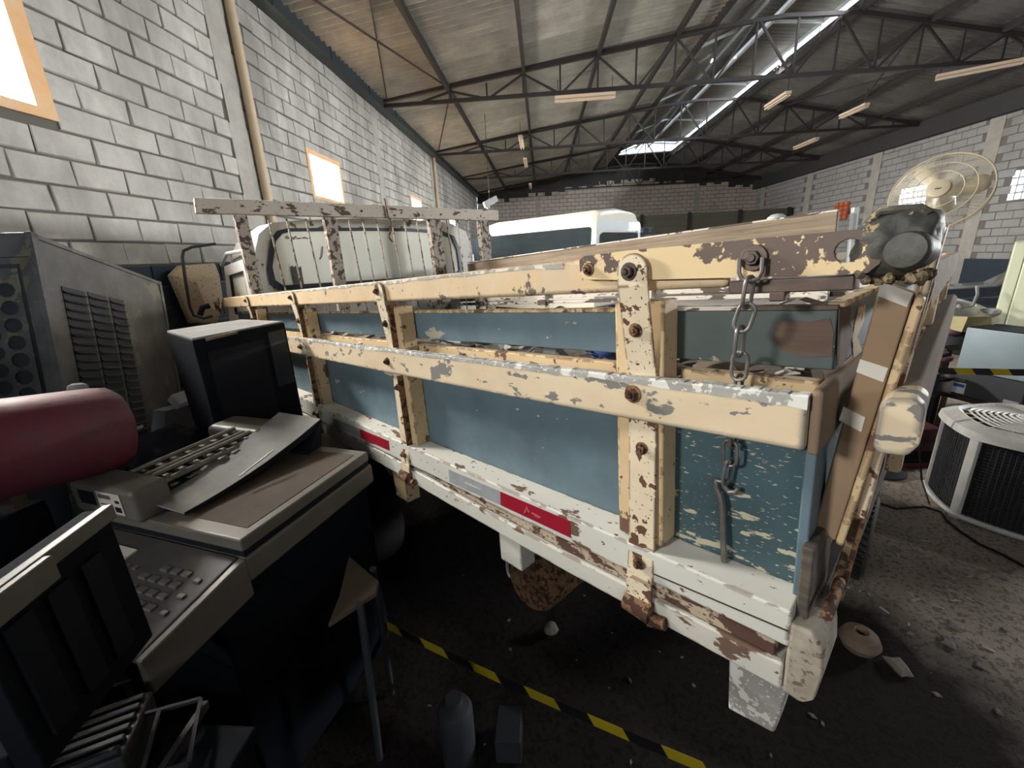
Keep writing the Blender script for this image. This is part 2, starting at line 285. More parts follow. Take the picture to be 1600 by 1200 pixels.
    def obj(s, name, m, parent=None, smooth=False, bevel=0, fix=True, kind=None, label=None, cat=None, group=None, seg=2):
        o = bpy.data.objects.new(name, s.mesh(name, m, smooth, fix)); COL.objects.link(o)
        if parent: o.parent = parent
        if bevel:
            b = o.modifiers.new('bevel', 'BEVEL'); b.width = bevel; b.segments = seg; b.limit_method = 'ANGLE'
            o.data.polygons.foreach_set('use_smooth', [True] * len(o.data.polygons)); b.harden_normals = True
        for k_, v_ in (('kind', kind), ('label', label), ('category', cat), ('group', group)):
            if v_: o[k_] = v_
        return o
def empty(name, label, cat, loc=(0, 0, 0), mtx=None, group=None):
    o = bpy.data.objects.new(name, None); COL.objects.link(o); o.empty_display_size = .1
    if mtx is not None: o.matrix_world = mtx
    else: o.location = loc
    o['label'] = label; o['category'] = cat
    if group: o['group'] = group
    return o
def copy(o, parent=None, loc=None, name=None):
    c = o.copy(); COL.objects.link(c); c.parent = parent
    if name: c.name = name
    if loc is not None: c.location = loc
    return c
def frame(o, x, y, z=None):
    x = Vector(x).normalized(); y = Vector(y); y = (y - x * y.dot(x)).normalized(); z = x.cross(y)
    return Matrix(((x[0], y[0], z[0], o[0]), (x[1], y[1], z[1], o[1]), (x[2], y[2], z[2], o[2]), (0, 0, 0, 1)))
def circ(cx, cy, r, n=20, a0=0, a1=2 * PI, close=False):
    m = n + 1 if close else n
    return [(cx + r * math.cos(a0 + (a1 - a0) * i / n), cy + r * math.sin(a0 + (a1 - a0) * i / n)) for i in range(m)]
def rrect(x0, x1, y0, y1, r, n=5):
    return circ(x1 - r, y0 + r, r, n, -PI / 2, 0, True) + circ(x1 - r, y1 - r, r, n, 0, PI / 2, True) + circ(x0 + r, y1 - r, r, n, PI / 2, PI, True) + circ(x0 + r, y0 + r, r, n, PI, 1.5 * PI, True)
def recentre(o):
    me = o.data; n = len(me.vertices); c = np.empty(n * 3); me.vertices.foreach_get('co', c); c = c.reshape(-1, 3)
    b = np.array([(c[:, 0].min() + c[:, 0].max()) / 2, (c[:, 1].min() + c[:, 1].max()) / 2, c[:, 2].min()]); c -= b
    me.vertices.foreach_set('co', c.ravel()); me.update(); o.location = b; return o
_obj = MB.obj
def obj2(s, *a, **k):
    o = _obj(s, *a, **k)
    if o.parent is None: recentre(o)
    return o
MB.obj = obj2
# ================================================================== SETTING
def struct(mb, name, m, **k): return mb.obj(name, m, kind='structure', **k)
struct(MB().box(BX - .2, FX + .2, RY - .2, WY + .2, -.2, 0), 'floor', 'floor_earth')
# ---- left wall: mortar backing with window openings, raised concrete blocks on it
EAVE = 5.5
def backing(mb, x0, x1, z0, z1, holes, y0, y1):
    xs = sorted({x0, x1, *[h[0] for h in holes], *[h[1] for h in holes]})
    for a, b in zip(xs, xs[1:]):
        zz = [z0]
        for h in holes:
            if h[0] <= a and h[1] >= b: zz += [h[2], h[3]]
        zz.append(z1)
        for c, d in zip(zz[::2], zz[1::2]): mb.box(a, b, y0, y1, c, d)
wall_left = struct(backing(m := MB(), BX, FX, 0, EAVE, WIN, WY + .015, WY + .22) or m, 'wall_left', 'mortar')
LB, HB, J = .437, .2, .017
zph = onY(240, 345, WY)[2] % HB; xph = onY(148.5, 237, WY)[0]
zrow = int(round((onY(148.5, 238, WY)[2] - zph) / HB - .5))
def block_mesh(nm, rnd):
    b = MB(); j = lambda s: rnd.uniform(-s, s); l = LB - J; h = HB - J; d = .02 + rnd.uniform(-.004, .006); e = .006
    back = [(0, .03, 0), (l, .03, 0), (l, .03, h), (0, .03, h)]
    mid = [(0 + j(.008), 0, j(.007)), (l + j(.008), 0, j(.007)), (l + j(.008), 0, h + j(.006)), (j(.008), 0, h + j(.006))]
    mid = [(x, .03 - d + .006, z) for x, y, z in mid]
    fr = [(x + (e if i in (0, 3) else -e), .03 - d - j(.003), z + (e if i < 2 else -e)) for i, (x, y, z) in enumerate(mid)]
    b.add(back + mid + fr, [(8, 9, 10, 11)] + [(4 + i, 4 + (i + 1) % 4, 8 + (i + 1) % 4, 8 + i) for i in range(4)] + [(i, (i + 1) % 4, 4 + (i + 1) % 4, 4 + i) for i in range(4)])
    return b
rb = random.Random(3)
BVAR = [block_mesh('block', rb) for _ in range(8)]; BMESH = [b.mesh('block', 'block') for b in BVAR]
COLS = [(5.40, 5.72), (10.25, 10.55), (15.25, 15.55), (20.05, 20.35), (25.1, 25.4)]
cells = []
for r in range(int(round((5.2) / HB)) + 1):
    z = zph + (r - 1) * HB
    if z < 0.0 or z > 5.12: continue
    off = xph + (0 if (r - 1 - zrow) % 2 == 0 else LB / 2)
    k0 = int((-1.2 - off) / LB)
    for k in range(k0, 70):
        x = off + k * LB
        x0, x1 = x, x + LB - J
        if x1 > FX: break
        cells.append((x0, z + J / 2))
def clip(x0, z0):   # free spans of a block after windows and columns
    spans = [(x0, x0 + LB - J)]
    for a, b, c, d in [(w0 - .03, w1 + .03, z - .02, zt + .02) for w0, w1, z, zt in WIN] + [(c0, c1, 0, 9) for c0, c1 in COLS]:
        if z0 + HB * .6 < c or z0 + HB * .4 > d: continue
        o = []
        for s, e in spans:
            if e <= a or s >= b: o.append((s, e)); continue
            if s < a - .04: o.append((s, a - .005))
            if e > b + .04: o.append((b + .005, e))
        spans = o
    return spans
full = []; rest = MB(); dado = MB()
for x0, z0 in cells:
    for s, e in clip(x0, z0):
        v = rb.choice(BVAR); whole = (e - s) > LB - J - .01
        if z0 < 1.86:
            dado.add([(s + p[0] * (e - s) / (LB - J), WY - .012 + p[1], z0 + p[2]) for p in v.v], v.f); continue
        if whole and 1.2 < s < 10.2: full.append((s, z0, BVAR.index(v)))
        else: rest.add([(s + p[0] * (e - s) / (LB - J), WY - .015 + p[1], z0 + p[2]) for p in v.v], v.f)
full.sort(key=lambda t: (t[0] - .5) ** 2 + (t[1] - 2.5) ** 2)
for i, (s, z0, vi) in enumerate(full):
    if i >= 300:
        v = BVAR[vi]; rest.add([(s + p[0], WY - .015 + p[1], z0 + p[2]) for p in v.v], v.f); continue
    o = bpy.data.objects.new('block', BMESH[vi]); COL.objects.link(o); o.parent = wall_left
    o.location = Vector((s, WY - .015 + rb.uniform(-.003, .003), z0)) - wall_left.location; o.rotation_euler = (rb.uniform(-.01, .01), rb.uniform(-.006, .006), rb.uniform(-.008, .008))
def child_world(o, p): o.parent = p; o.matrix_parent_inverse = Matrix.Translation(-Vector(p.location)); return o
MB.cw = lambda s, name, m, p, **k: child_world(s.obj(name, m, **k), p)
rest.cw('block', 'block', wall_left, kind='stuff', fix=False)
dado.cw('painted_block', 'dado_paint', wall_left, kind='stuff', fix=False)
for c0, c1 in COLS:
    m = MB(); nseg = 14; rr = random.Random(int(c0 * 10))
    for i in range(nseg):
        z = i * EAVE / nseg; m.box(c0 + rr.uniform(-.03, .02), c1 + rr.uniform(-.02, .03), WY - .012, WY + .02, z, z + EAVE / nseg)
    m.cw('concrete_column', 'render_column', wall_left)
for (x, zt) in ((5.78, 5.3), (15.62, 5.3)):
    t = MB().tube([(x, WY - .07, 0.0), (x, WY - .07, zt)], .055, 12)
    o = t.obj('drain_pipe', 'pipe_cream', smooth=True, label='cream rain pipe running up the left wall ' + ('nearest the old truck cab' if x < 6 else 'farther off between the two small windows'), cat='pipe', group='rain pipes on the left wall')
# windows in the left wall
for i, (x0, x1, z0, z1) in enumerate(WIN[:4]):
    fr = MB(); ym, yo = WY - .012, WY + .22; t = .05 + .05 * (i == 0)
    fr.box(x0 - .03, x0 + t, ym, yo, z0 - .03, z1 + .03); fr.box(x1 - t, x1 + .03, ym, yo, z0 - .03, z1 + .03)
    fr.box(x0 + t, x1 - t, ym, yo, z1 - t, z1 + .03); fr.box(x0 + t, x1 - t, ym, yo, z0 - .03, z0 + t * .4)
    o = struct(fr, 'window_%d' % (i + 1), 'terracotta_reveal')
    b = MB(); n = 3
    for k in range(1, n): b.box(x0 + (x1 - x0) * k / n - .01, x0 + (x1 - x0) * k / n + .01, WY + .13, WY + .15, z0, z1)
    b.box(x0, x1, WY + .13, WY + .15, (z0 + z1) / 2 - .01, (z0 + z1) / 2 + .01); b.cw('window_bars', 'white_steel', o)
    MB().box(x0, x1, WY + .16, WY + .165, z0, z1).cw('pane', 'window_glass', o)
# ---- far wall, right wall, wall behind the camera
def block_field(u0, u1, ztop, fn, seed, skip=lambda u, z: False, L=.437, H=.2, d=.018):
    m = MB(); rr = random.Random(seed); r = 0; z = 0.02
    while z < 6.6:
        u = u0 - (L / 2 if r % 2 else 0)
        while u < u1:
            a, b = max(u, u0), min(u + L - .02, u1)
            if b - a > .08 and z + H - .02 < ztop((a + b) / 2) and not skip((a + b) / 2, z + H / 2):
                dd = d + rr.uniform(-.006, .008); e = .006
                q = [fn(a, 0, z), fn(b, 0, z), fn(b, 0, z + H - .02), fn(a, 0, z + H - .02), fn(a + e, dd, z + e), fn(b - e, dd, z + e), fn(b - e, dd, z + H - .02 - e), fn(a + e, dd, z + H - .02 - e)]
                m.add(q, [(4, 5, 6, 7), (0, 1, 5, 4), (1, 2, 6, 5), (2, 3, 7, 6), (3, 0, 4, 7)])
            u += L
        z += H; r += 1
    return m
RZ = lambda y: 5.25 + .135 * (WY - y) if y > -4.9 else 5.2 + .2 * (y - RY)   # roof height along Y
wf = struct(MB().box(FX, FX + .2, RY, WY, 0, 6.6), 'wall_far', 'mortar_far')
gab = lambda y: 4.95 + max(0, .83 - .105 * abs(y + 4.9)) + .06 * math.sin(y * 3.1)
block_field(RY, WY, gab, lambda u, d, z: (FX - d, u, z), 5).cw('block', 'block_far', wf, kind='stuff', fix=True)
for y in (-8.6, -4.2, .2):
    MB().box(FX - .03, FX, y - .12, y + .12, 0, 4.9).cw('concrete_column', 'render_column', wf)
dk = MB()
for k in range(40):   # dark sheeting filling the gable above the blocks
    y0 = RY + (WY - RY) * k / 40; y1 = RY + (WY - RY) * (k + 1) / 40; dk.box(FX - .012 - .01 * (k % 2), FX, y0, y1, gab((y0 + y1) / 2) - .25, RZ((y0 + y1) / 2) + .1)
dk.cw('gable_sheeting', 'roof_dark', wf)
RWIN = [(14.7, 15.95, 2.75, 3.4), (13.9, 14.5, 2.72, 3.1), (11.6, 12.45, 2.65, 3.35), (18.2, 18.95, 2.68, 3.2)]
wr = struct(backing(m := MB(), BX, FX, 0, 5.3, sorted(RWIN[:3] + RSIDE), RY - .2, RY) or m, 'wall_right', 'mortar_far')
inw = lambda u, z: any(a - .1 < u < b + .1 and c - .08 < z < d + .08 for a, b, c, d in RWIN) or any(abs(u - c) < .24 for c in (13.15, 17.2, 21.1, 25.2))
block_field(8, FX, lambda u: 4.95 - (.12 if 17.3 < u < 21 else 0), lambda u, d, z: (u, RY + d, z), 6, inw).cw('block', 'block_right', wr, kind='stuff')
for c in (13.15, 17.2, 21.1, 25.2):
    MB().box(c - .2, c + .2, RY - .01, RY + .03, 0, 5.1).cw('concrete_column', 'render_column', wr)
MB().box(8, 13.0, RY, RY + .12, 0.02, 1.25).cw('low_plinth', 'dado_paint', wr)
for i, (a, b, c, d) in enumerate(RWIN[:3] + RSIDE):
    g = MB(); nx = max(3, int((b - a) / (.16 if i < 3 else .6))); nz = max(3, int((d - c) / (.16 if i < 3 else .5)))
    for k in range(nx + 1): x = a + (b - a) * k / nx; g.box(x - .02, x + .02, RY - .15, RY - .02, c, d)
    for k in range(nz + 1): z = c + (d - c) * k / nz; g.box(a, b, RY - .14, RY - .03, z - .02, z + .02)
    o = struct(g, 'window_%d' % (i + 5), 'white_steel'); MB().box(a, b, RY - .1, RY - .095, c, d).cw('pane', 'window_glass', o)
    if i < 3: area('block_window_daylight', ((a + b) / 2, RY - .5, (c + d) / 2), ((a + b) / 2, 0, 1.5), b - a, d - c, (160, 50, 110)[i], (.85, .94, 1))
a, b, c, d = RWIN[3]; g = MB()
for i in range(3):
    for k in range(4): g.box(a + i * .26, a + i * .26 + .2, RY + .05, RY + .13, c + k * .16, c + k * .16 + .12)
g.obj('block_screen', 'orange_block', label='small orange ventilation block screen in the right wall above the truck side', cat='vent')
wb = struct(backing(m := MB(), RY, WY, 0, 6.6, [BWIN], 0, .2) or m, 'wall_back', 'mortar')
me = wb.data
for v in me.vertices: v.co = (v.co.y, v.co.x, v.co.z)
wb.location = (BX - .1, (RY + WY) / 2, 0); me.update()
g = MB()
for k in range(7): y = BWIN[0] + (BWIN[1] - BWIN[0]) * k / 6; g.box(BX - .03, BX + .03, y - .03, y + .03, BWIN[2], BWIN[3])
for k in range(5): z = BWIN[2] + (BWIN[3] - BWIN[2]) * k / 4; g.box(BX - .025, BX + .025, BWIN[0], BWIN[1], z - .025, z + .025)
struct(g, 'window_10', 'white_steel')
# ================================================================== ROOF
ML, MR, MA = -3.6, -6.35, -4.95      # monitor left edge, right edge, apex (Y)
MX0, MX1 = 4.6, 23.4
ceil = MB()
def slab(x0, x1, y0, y1, z0, z1, t=.05): ceil.hexa([(x0, y0, z0), (x1, y0, z0), (x1, y1, z1), (x0, y1, z1), (x0, y0, z0 + t), (x1, y0, z0 + t), (x1, y1, z1 + t), (x0, y1, z1 + t)])
U = .09
slab(BX - .3, FX + .2, ML, WY + .25, RZ(ML) + U, RZ(WY + .25) + U); slab(BX - .3, FX + .2, RY - .25, MR, RZ(RY - .25) + U, RZ(MR) + U)
slab(BX - .3, MX0, MR, ML, RZ(MR) + U, RZ(ML) + U); slab(MX1, FX + .2, MR, ML, RZ(MR) + U, RZ(ML) + U)
ceiling = struct(ceil, 'ceiling', 'roof_dark')
def sheet_mesh(L, wd=1.06, mname='roof_sheet'):
    n = 6 * 6; vs = []; fs = []
    for k in range(2):
        for i in range(n + 1): vs.append((wd * i / n, k * L, .032 * math.sin(2 * PI * i / 6)))
    for k in range(2):
        for i in range(n + 1): vs.append((wd * i / n, k * L, .032 * math.sin(2 * PI * i / 6) + .008))
    N = n + 1
    for i in range(n): fs += [(i, i + 1, N + i + 1, N + i), (2 * N + i, 3 * N + i, 3 * N + i + 1, 2 * N + i + 1), (i, 2 * N + i, 2 * N + i + 1, i + 1)]
    m = MB().add(vs, fs); return m.mesh('roof_sheet', mname, smooth=True, fix=False)
sl = math.atan(.135); sr = math.atan(.2); P1 = [WY + .05, 1.894 + .06, .309, -1.27, -2.85, ML]
rs_ = random.Random(11)
sh = sheet_mesh(1.66); shr = sheet_mesh(1.48, mname='roof_sheet_shaded')
for i in range(22):
    for k in range(5):
        y = P1[k]; x = 3.4 + i * 1.02
        o = bpy.data.objects.new('roof_sheet', sh); COL.objects.link(o); o.scale = (1, -(P1[k] - P1[k + 1] + .09) / 1.66 , 1)
        o.rotation_euler = (-sl * 1.0 + .006, 0, 0); o.location = (x, y + .04, RZ(y + .04) + .03 + rs_.uniform(0, .004)); o.rotation_euler = (-sl, 0, rs_.uniform(-.003, .003)); child_world(o, ceiling)
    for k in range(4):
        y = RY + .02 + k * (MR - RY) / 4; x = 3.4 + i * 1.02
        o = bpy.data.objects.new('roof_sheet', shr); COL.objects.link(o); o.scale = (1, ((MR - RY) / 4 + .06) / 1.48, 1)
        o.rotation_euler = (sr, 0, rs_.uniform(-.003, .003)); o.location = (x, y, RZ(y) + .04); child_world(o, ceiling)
# purlins
def purlin(y, z, m='truss_steel', h=.12, wd=.07, x0=2.5, nm='purlin'): MB().box(x0, FX, y - wd / 2, y + wd / 2, z - h, z).cw(nm, m, ceiling)
for y in P1[1:5]: purlin(y, RZ(y))
for y in (ML + .02, MR - .02): purlin(y, RZ(y) + .05, h=.16)
for k in (1, 2, 3): y = RY + k * (MR - RY) / 4; purlin(y, RZ(y))
m = MB().box(-2, FX, WY - .22, WY + .05, 5.14, 5.50); m.box(-2, FX, WY - .34, WY - .22, 5.43, 5.50); m.cw('eave_beam', 'eave_steel', ceiling)
m = MB()
for x in np.arange(0, FX, 1.62): m.box(x - .02, x + .02, WY - .235, WY - .215, 5.14, 5.48)
m.cw('beam_stiffener', 'eave_steel', ceiling)
MB().box(-2, FX, RY, RY + .25, 4.72, 5.2).cw('eave_beam', 'roof_dark', ceiling)
# roof monitor: raised little roof with lit gaps
mz = .28; zr = RZ(MR)
mh = MB().mesh
for i in range(18):
    for (ya, yb, za, zb) in ((ML + .1, MA + .16, RZ(ML) + .10, 6.80), (MR - .25, MA, zr + .42, 6.85)):
        L = math.hypot(yb - ya, zb - za); o = bpy.data.objects.new('roof_sheet', sheet_mesh(1., mname='monitor_sheet') if i == 0 else o_keep[ya > MA].data); COL.objects.link(o)
        if i == 0: o_keep = globals().get('o_keep', {}); o_keep[ya > MA] = o
        d = 1 if yb > ya else -1; o.scale = (1, d * L, 1); o.rotation_euler = (math.atan2(zb - za, abs(yb - ya)) * d, 0, 0); o.location = (MX0 + .05 + i * 1.02, ya, za); child_world(o, ceiling)
m = MB()
for y, z in ((MA + .34, 6.58), (MA - .25, 6.62), (ML + .0, RZ(ML) + .08), (MR - .12, zr + .36)): m.box(MX0, MX1, y - .04, y + .04, z - .04, z + .04)
for x in np.arange(MX0, MX1 + .1, 3.7):
    m.bar((x, ML, RZ(ML) + .06), (x, MA, 6.74), .05); m.bar((x, MA, 6.74), (x, MR - .1, zr + .36), .05); m.bar((x, MR - .03, zr), (x, MR - .1, zr + .4), .05)
m.cw('monitor_frame', 'white_steel', ceiling)
MB().box(MX0, MX1, MA - .02, MA + .18, 6.84, 6.845).cw('ridge_light_strip', 'window_glass', ceiling)
# trusses
def truss(X, lab):
    t = empty('roof_truss', lab, 'truss', (X, MA, 5.0), mtx=Matrix.Translation((X, MA, 5.0)), group='steel roof trusses')
    O = np.array((X, MA, 5.0)); q = lambda p: np.array((X, *p)) - O
    def B(p, r, wd, nm): MB().bar(q(p), q(r), wd, up=(1, 0, 0)).obj(nm, 'truss_steel', t)
    zb = 5.18; top = lambda y: RZ(y) - .12
    B((WY - .05, zb), (-4.05, zb), .07, 'bottom_chord'); B((-4.05, zb), (RY + .05, zb - .06 if 1 else 0), .07, 'bottom_chord')
    B((WY - .05, 5.27), (ML, top(ML)), .085, 'top_chord'); B((ML, top(ML)), (MA, top(ML) + .1), .07, 'top_chord'); B((MA, top(ML) + .1), (MR, top(MR)), .07, 'top_chord'); B((MR, top(MR)), (RY + .05, 5.12), .085, 'top_chord')
    ys = [WY - .4]; y = 2.7
    while y > RY + .5: ys.append(y); y -= .79
    for i, y in enumerate(ys[1:], 1):
        zt = top(y) if y > -4.9 or y < MR else top(ML) + .05
        if zt - zb < .08: continue
        B((y, zb), (y, zt), .036, 'vertical_web')
        if i % 2 == 0 and i + 1 < len(ys):
            for s in (-1, 1):
                y2 = y + s * .79 * .95; z2 = (top(y2) if y2 > -4.9 or y2 < MR else top(ML) + .05) if 0 else zb
                B((y, zt), (y2, zb), .04, 'diagonal_web')
    return t
for X, l in ((5.65, 'steel lattice roof truss nearest overhead'), (10.55, 'big steel lattice roof truss with the long tube fitting, nearest in view'), (15.4, 'steel lattice roof truss second from the front'), (20.25, 'steel lattice roof truss third from the front'), (25.1, 'steel lattice roof truss close against the far wall')): truss(X, l)
# wind bracing
for (p, q_) in (((5.65, WY - .3, 5.3), (10.55, 1.9, 5.4)), ((5.65, 1.9, 5.4), (10.55, WY - .3, 5.3)), ((10.55, 1.9, 5.4), (15.4, WY - .3, 5.3)), ((10.55, -7.5, 5.9), (15.4, -9.5, 5.5)), ((15.4, -7.5, 5.9), (10.55, -9.5, 5.5))):
    MB().bar(p, q_, .025).cw('wind_brace', 'truss_steel', ceiling)
# light fittings
def fitting(px0, px1, z, lab, wd=.13, D=None):
    a = onZ(*px0, z); b = onZ(*px1, z)
    if D: b = a + np.array([D, 0, 0])
    m_ = (a + b) / 2; t = empty('tube_light_fitting', lab, 'lamp', mtx=Matrix.Translation(m_), group='unlit fluorescent fittings hung from the roof'); a = a - m_; b = b - m_
    d = (b - a); L = np.linalg.norm(d); d /= L; s = np.cross(d, (0, 0, 1)); s /= np.linalg.norm(s)
    MB().fbox(a - s * wd / 2, b - a, s * wd, (0, 0, .05)).obj('housing', 'tube_fitting', t)
    for k in (-1, 1): MB().tube([a + s * k * wd * .28 + (0, 0, -.03), b + s * k * wd * .28 + (0, 0, -.03)], .018, 8).obj('tube', 'tube_fitting', t, smooth=True)
    for c in (a, b): MB().bar(c * .9 + (0, 0, .05), c * .9 + (0, 0, .35), .012).obj('hanger', 'truss_steel', t)
fitting((867, 156), (961, 149), 4.95, 'unlit twin tube fitting under the truss in the middle of the roof', .16)
fitting((1462, 122), (1600, 95), 4.95, 'unlit twin tube fitting at the right edge of the roof', .12)
for (x, y, l, L) in ((813, 214, 'small tube fitting seen end on, left of the skylight and nearest', 1.2), (820, 249, 'small tube fitting seen end on, second along the left purlin', 1.2), (828, 288, 'small tube fitting seen end on, farthest along the left purlin', 1.2), (1232, 146, 'small tube fitting seen end on, beside the skylight', .9), (1355, 164, 'small tube fitting seen end on, right of the skylight', .9), (1277, 217, 'tube fitting hanging crooked near the right wall', 1.2)):
    fitting((x, y), (x, y), 4.85, l, .12, L)
a = atD(765, 316, 12); t = empty('floodlight', 'white floodlight hanging on a wire before the far wall', 'lamp', mtx=Matrix.Translation(a))
MB().bar((-.1, .15, -.08), (.1, -.2, .1), .12, .16).obj('housing', 'white_steel', t, bevel=.02); MB().tube([(0, 0, .05), (0, 0, 3.)], .008, 5).obj('wire', 'truss_steel', t); MB().disc((0, .05, -.1), (0, 0, -1), .05, .06).obj('lamp_bulb', 'white_steel', t)
# ================================================================== THE TRUCK (own frame: X to the rear, Y across, Z up)
TM = Matrix(((*T[0], TO[0]), (*T[1], TO[1]), (*T[2], TO[2]), (0, 0, 0, 1)))
truck = empty('flatbed_truck', 'old cream and blue wooden-sided flatbed truck with peeling paint in the middle of the shed', 'truck', mtx=TM)
BW = 2.25   # bed width
from mathutils import noise as mnoise
mnoise_ = lambda v: mnoise.noise(Vector((v, .3, .7)))
def P(px, py, Y=0.): q = tl(px, py, 1, Y); return q[0], q[2]
def ribbon(tops, bots, y0, y1, Y=None, x_end=None, nseg=8, chamf=0):
    """board whose front face follows two measured edge lines"""
    Y = y0 if Y is None else Y
    A = sorted(P(*p, Y) for p in tops); B = sorted(P(*p, Y) for p in bots)
    fa = np.polyfit([a[0] for a in A], [a[1] for a in A], min(2, len(A) - 1)); fb = np.polyfit([a[0] for a in B], [a[1] for a in B], min(2, len(B) - 1))
    xr = max(A[-1][0], B[-1][0]) if x_end is None else x_end[1]; xl = min(A[0][0], B[0][0]) if x_end is None else x_end[0]
    m = MB(); vs = []
    xs = np.linspace(xl, xr, nseg + 1)
    cl = lambda x: min(max(x, A[0][0] - .3), A[-1][0] + .3)
    for x in xs:
        zt, zb = np.polyval(fa, cl(x)), np.polyval(fb, cl(x)); vs += [(x, y0, zb), (x, y1, zb), (x, y1, zt + chamf), (x, y0, zt)]
    n = len(xs); fs = [(i * 4 + j, i * 4 + (j + 1) % 4, (i + 1) * 4 + (j + 1) % 4, (i + 1) * 4 + j) for i in range(n - 1) for j in range(4)]
    fs += [(0, 1, 2, 3), (n * 4 - 4, n * 4 - 3, n * 4 - 2, n * 4 - 1)]
    return m.add(vs, fs), (lambda x: np.polyval(fa, cl(x))), (lambda x: np.polyval(fb, cl(x)))
def bolt(x, z, y, par, r=.0115, m='rust', nut=True, name='bolt'):
    b = MB(); b.lathe((x, y, z), (0, -1, 0), [(r * 1.45, 0), (r * 1.45, .003)], 16)
    k = [(x + r * math.cos(a), z + r * math.sin(a)) for a in [PI / 6 + i * PI / 3 for i in range(6)]]
    b.poly([k], lambda u, v, d: (u, y - .003 - d, v), r * .85)
    if nut: b.lathe((x, y - .003 - r * .8, z), (0, -1, 0), [(r * .5, 0), (r * .5, r * .45), (r * .35, r * .6)], 10)
    return b.obj(name, m, par, bevel=.0015, seg=1)
# --- near side, outer rails
XF = -4.4
m, rt, rbm = ribbon([(341, 466), (456, 454), (640, 434), (906, 402), (1130, 384)], [(354, 481), (456, 477), (643, 473), (972, 455), (1130, 449)], 0, .045, x_end=(XF, -.10))
top_rail = m.obj('top_rail', 'cream_paint', truck, bevel=.012, seg=3)
m, mt, mbm = ribbon([(452, 526), (597, 543.5), (860, 578), (1000, 594), (1268, 616)], [(454, 551), (616, 585), (972, 653), (1253, 707)], -.012, .016, x_end=(XF, .034))
mid_rail = m.obj('mid_rail', 'mid_rail_paint', truck, bevel=.007, seg=3)
mid_rail['label'] = 'middle side rail with flaking grey top edge'
fl = MB(); xs = np.linspace(-2.3, .034, 160); rr = random.Random(15); up_ = [(x, mt(x) - .0015) for x in xs]
lo_ = [(x, mt(x) - .007 - .006 * abs(mnoise_(x * 9)) - .010 * max(0, mnoise_(x * 3 + 7)) - max(0, (x + .35)) * .030 - rr.uniform(0, .003)) for x in xs]
fl.poly([up_ + lo_[::-1]], lambda u, v, d: (u, -.0122 - d, v), .0012)
for x0, x1 in zip(xs, xs[1:]):
    h = rr.uniform(.0002, .0035); fl.hexa([(x0, -.012, mt(x0) - .002), (x1, -.012, mt(x1) - .002), (x1, .015, mt(x1) - .002), (x0, .015, mt(x0) - .002), (x0, -.010, mt(x0) + h), (x1, -.010, mt(x1) + h), (x1, .014, mt(x1) + h), (x0, .014, mt(x0) + h)])
o = fl.obj('flaking_edge', 'flaky_wood', mid_rail); o['label'] = 'crusty grey flaking paint on the rail edge'
fl = MB(); xs = np.linspace(-3.2, -.47, 180); rr = random.Random(19); up_ = [(x, rt(x) - .004) for x in xs]
lo_ = [(x, rt(x) - .009 - .010 * max(0, mnoise_(x * 8)) - .022 * max(0, mnoise_(x * 2.3 + 3)) * (x > -1.9) - rr.uniform(0, .003)) for x in xs]
o = fl.poly([up_ + lo_[::-1]], lambda u, v, d: (u, -.0002 - d, v), .0010).obj('worn_edge', 'flaky_wood', top_rail); o['label'] = 'worn grey upper edge of the rail'
# bottom boards
kt = [(517, 643), (631, 690), (700, 726), (780, 762), (974, 844), (1120, 912), (1235, 951)]; kb = [(513, 664), (645, 726), (700, 758), (800, 804), (974, 892), (1120, 960), (1237, 1012)]
m, bt, bb = ribbon(kt, kb, 0, .085, x_end=(XF, .036), chamf=.006)
low_board = m.obj('bottom_board', 'white_beam_paint', truck, bevel=.006)
ks = [(660, 738), (700, 769), (976, 909), (1120, 982), (1225, 1043)]
m, s1, s2 = ribbon([(x, y + 1) for x, y in kb], ks, .008, .07, Y=.0, x_end=(XF, .012)); m.obj('edge_strip', 'rusty_strip_paint', truck, bevel=.003)
kz = [(612, 736), (660, 762), (778, 836), (960, 934), (1120, 1024), (1220, 1080)]
m, z1_, z2_ = ribbon([(x, y + 2) for x, y in ks], kz, 0, .09, x_end=(XF, .03)); m.obj('side_beam', 'white_beam_paint', truck, bevel=.006)
zb_end = z2_(0)
# score line along the bottom board
MB().bar((-.24, -.0006, bt(-.24) - .055), (.034, -.0006, bt(.03) - .042), .0015, .003).obj('board_crack', 'dark_iron', truck)
# inner boards
gap = .10
def inner(x0, x1, z0, z1, y0, y1, nm, m, n=1, lab=None, slope=0.):
    b = MB().hexa([(x0, y0, z0), (x1, y0, z0), (x1, y1, z0), (x0, y1, z0), (x0, y0, z1), (x1, y0, z1), (x1, y1, z1), (x0, y1, z1)])
    o = b.obj(nm, m, truck, bevel=.003)
    if lab: o['label'] = lab
    return o
inner(XF, -.30, .08, .40, .085, .105, 'blue_side_board', 'blue_board')
inner(-.30, .038, .08, .395, .083, .105, 'blue_side_board', 'blue_board_scuffed', lab='scuffed blue board behind the hook')
inner(XF, -.29, .532, .632, .09, .115, 'blue_side_board', 'blue_board'); MB().box(XF, -.29, .088, .12, .632, .642).obj('board_cap', 'cream_post', truck, bevel=.002)
inner(-.29, .045, .530, .634, .09, .115, 'blue_side_board', 'grey_green_board', lab='grey green upper board with a bare wood patch')
MB().box(-.29, .045, .088, .12, .634, .643).obj('board_cap', 'white_peel', truck, bevel=.002)
pt = [P(*q, .089) for q in ((1213, 505), (1232, 500), (1262, 503), (1297, 497), (1303, 520), (1300, 556), (1262, 558), (1222, 548), (1208, 527))]
MB().poly([pt], lambda u, v, d: (u, .0895 - d, v), .0015).obj('bare_wood_patch', 'bare_wood_patch', truck)
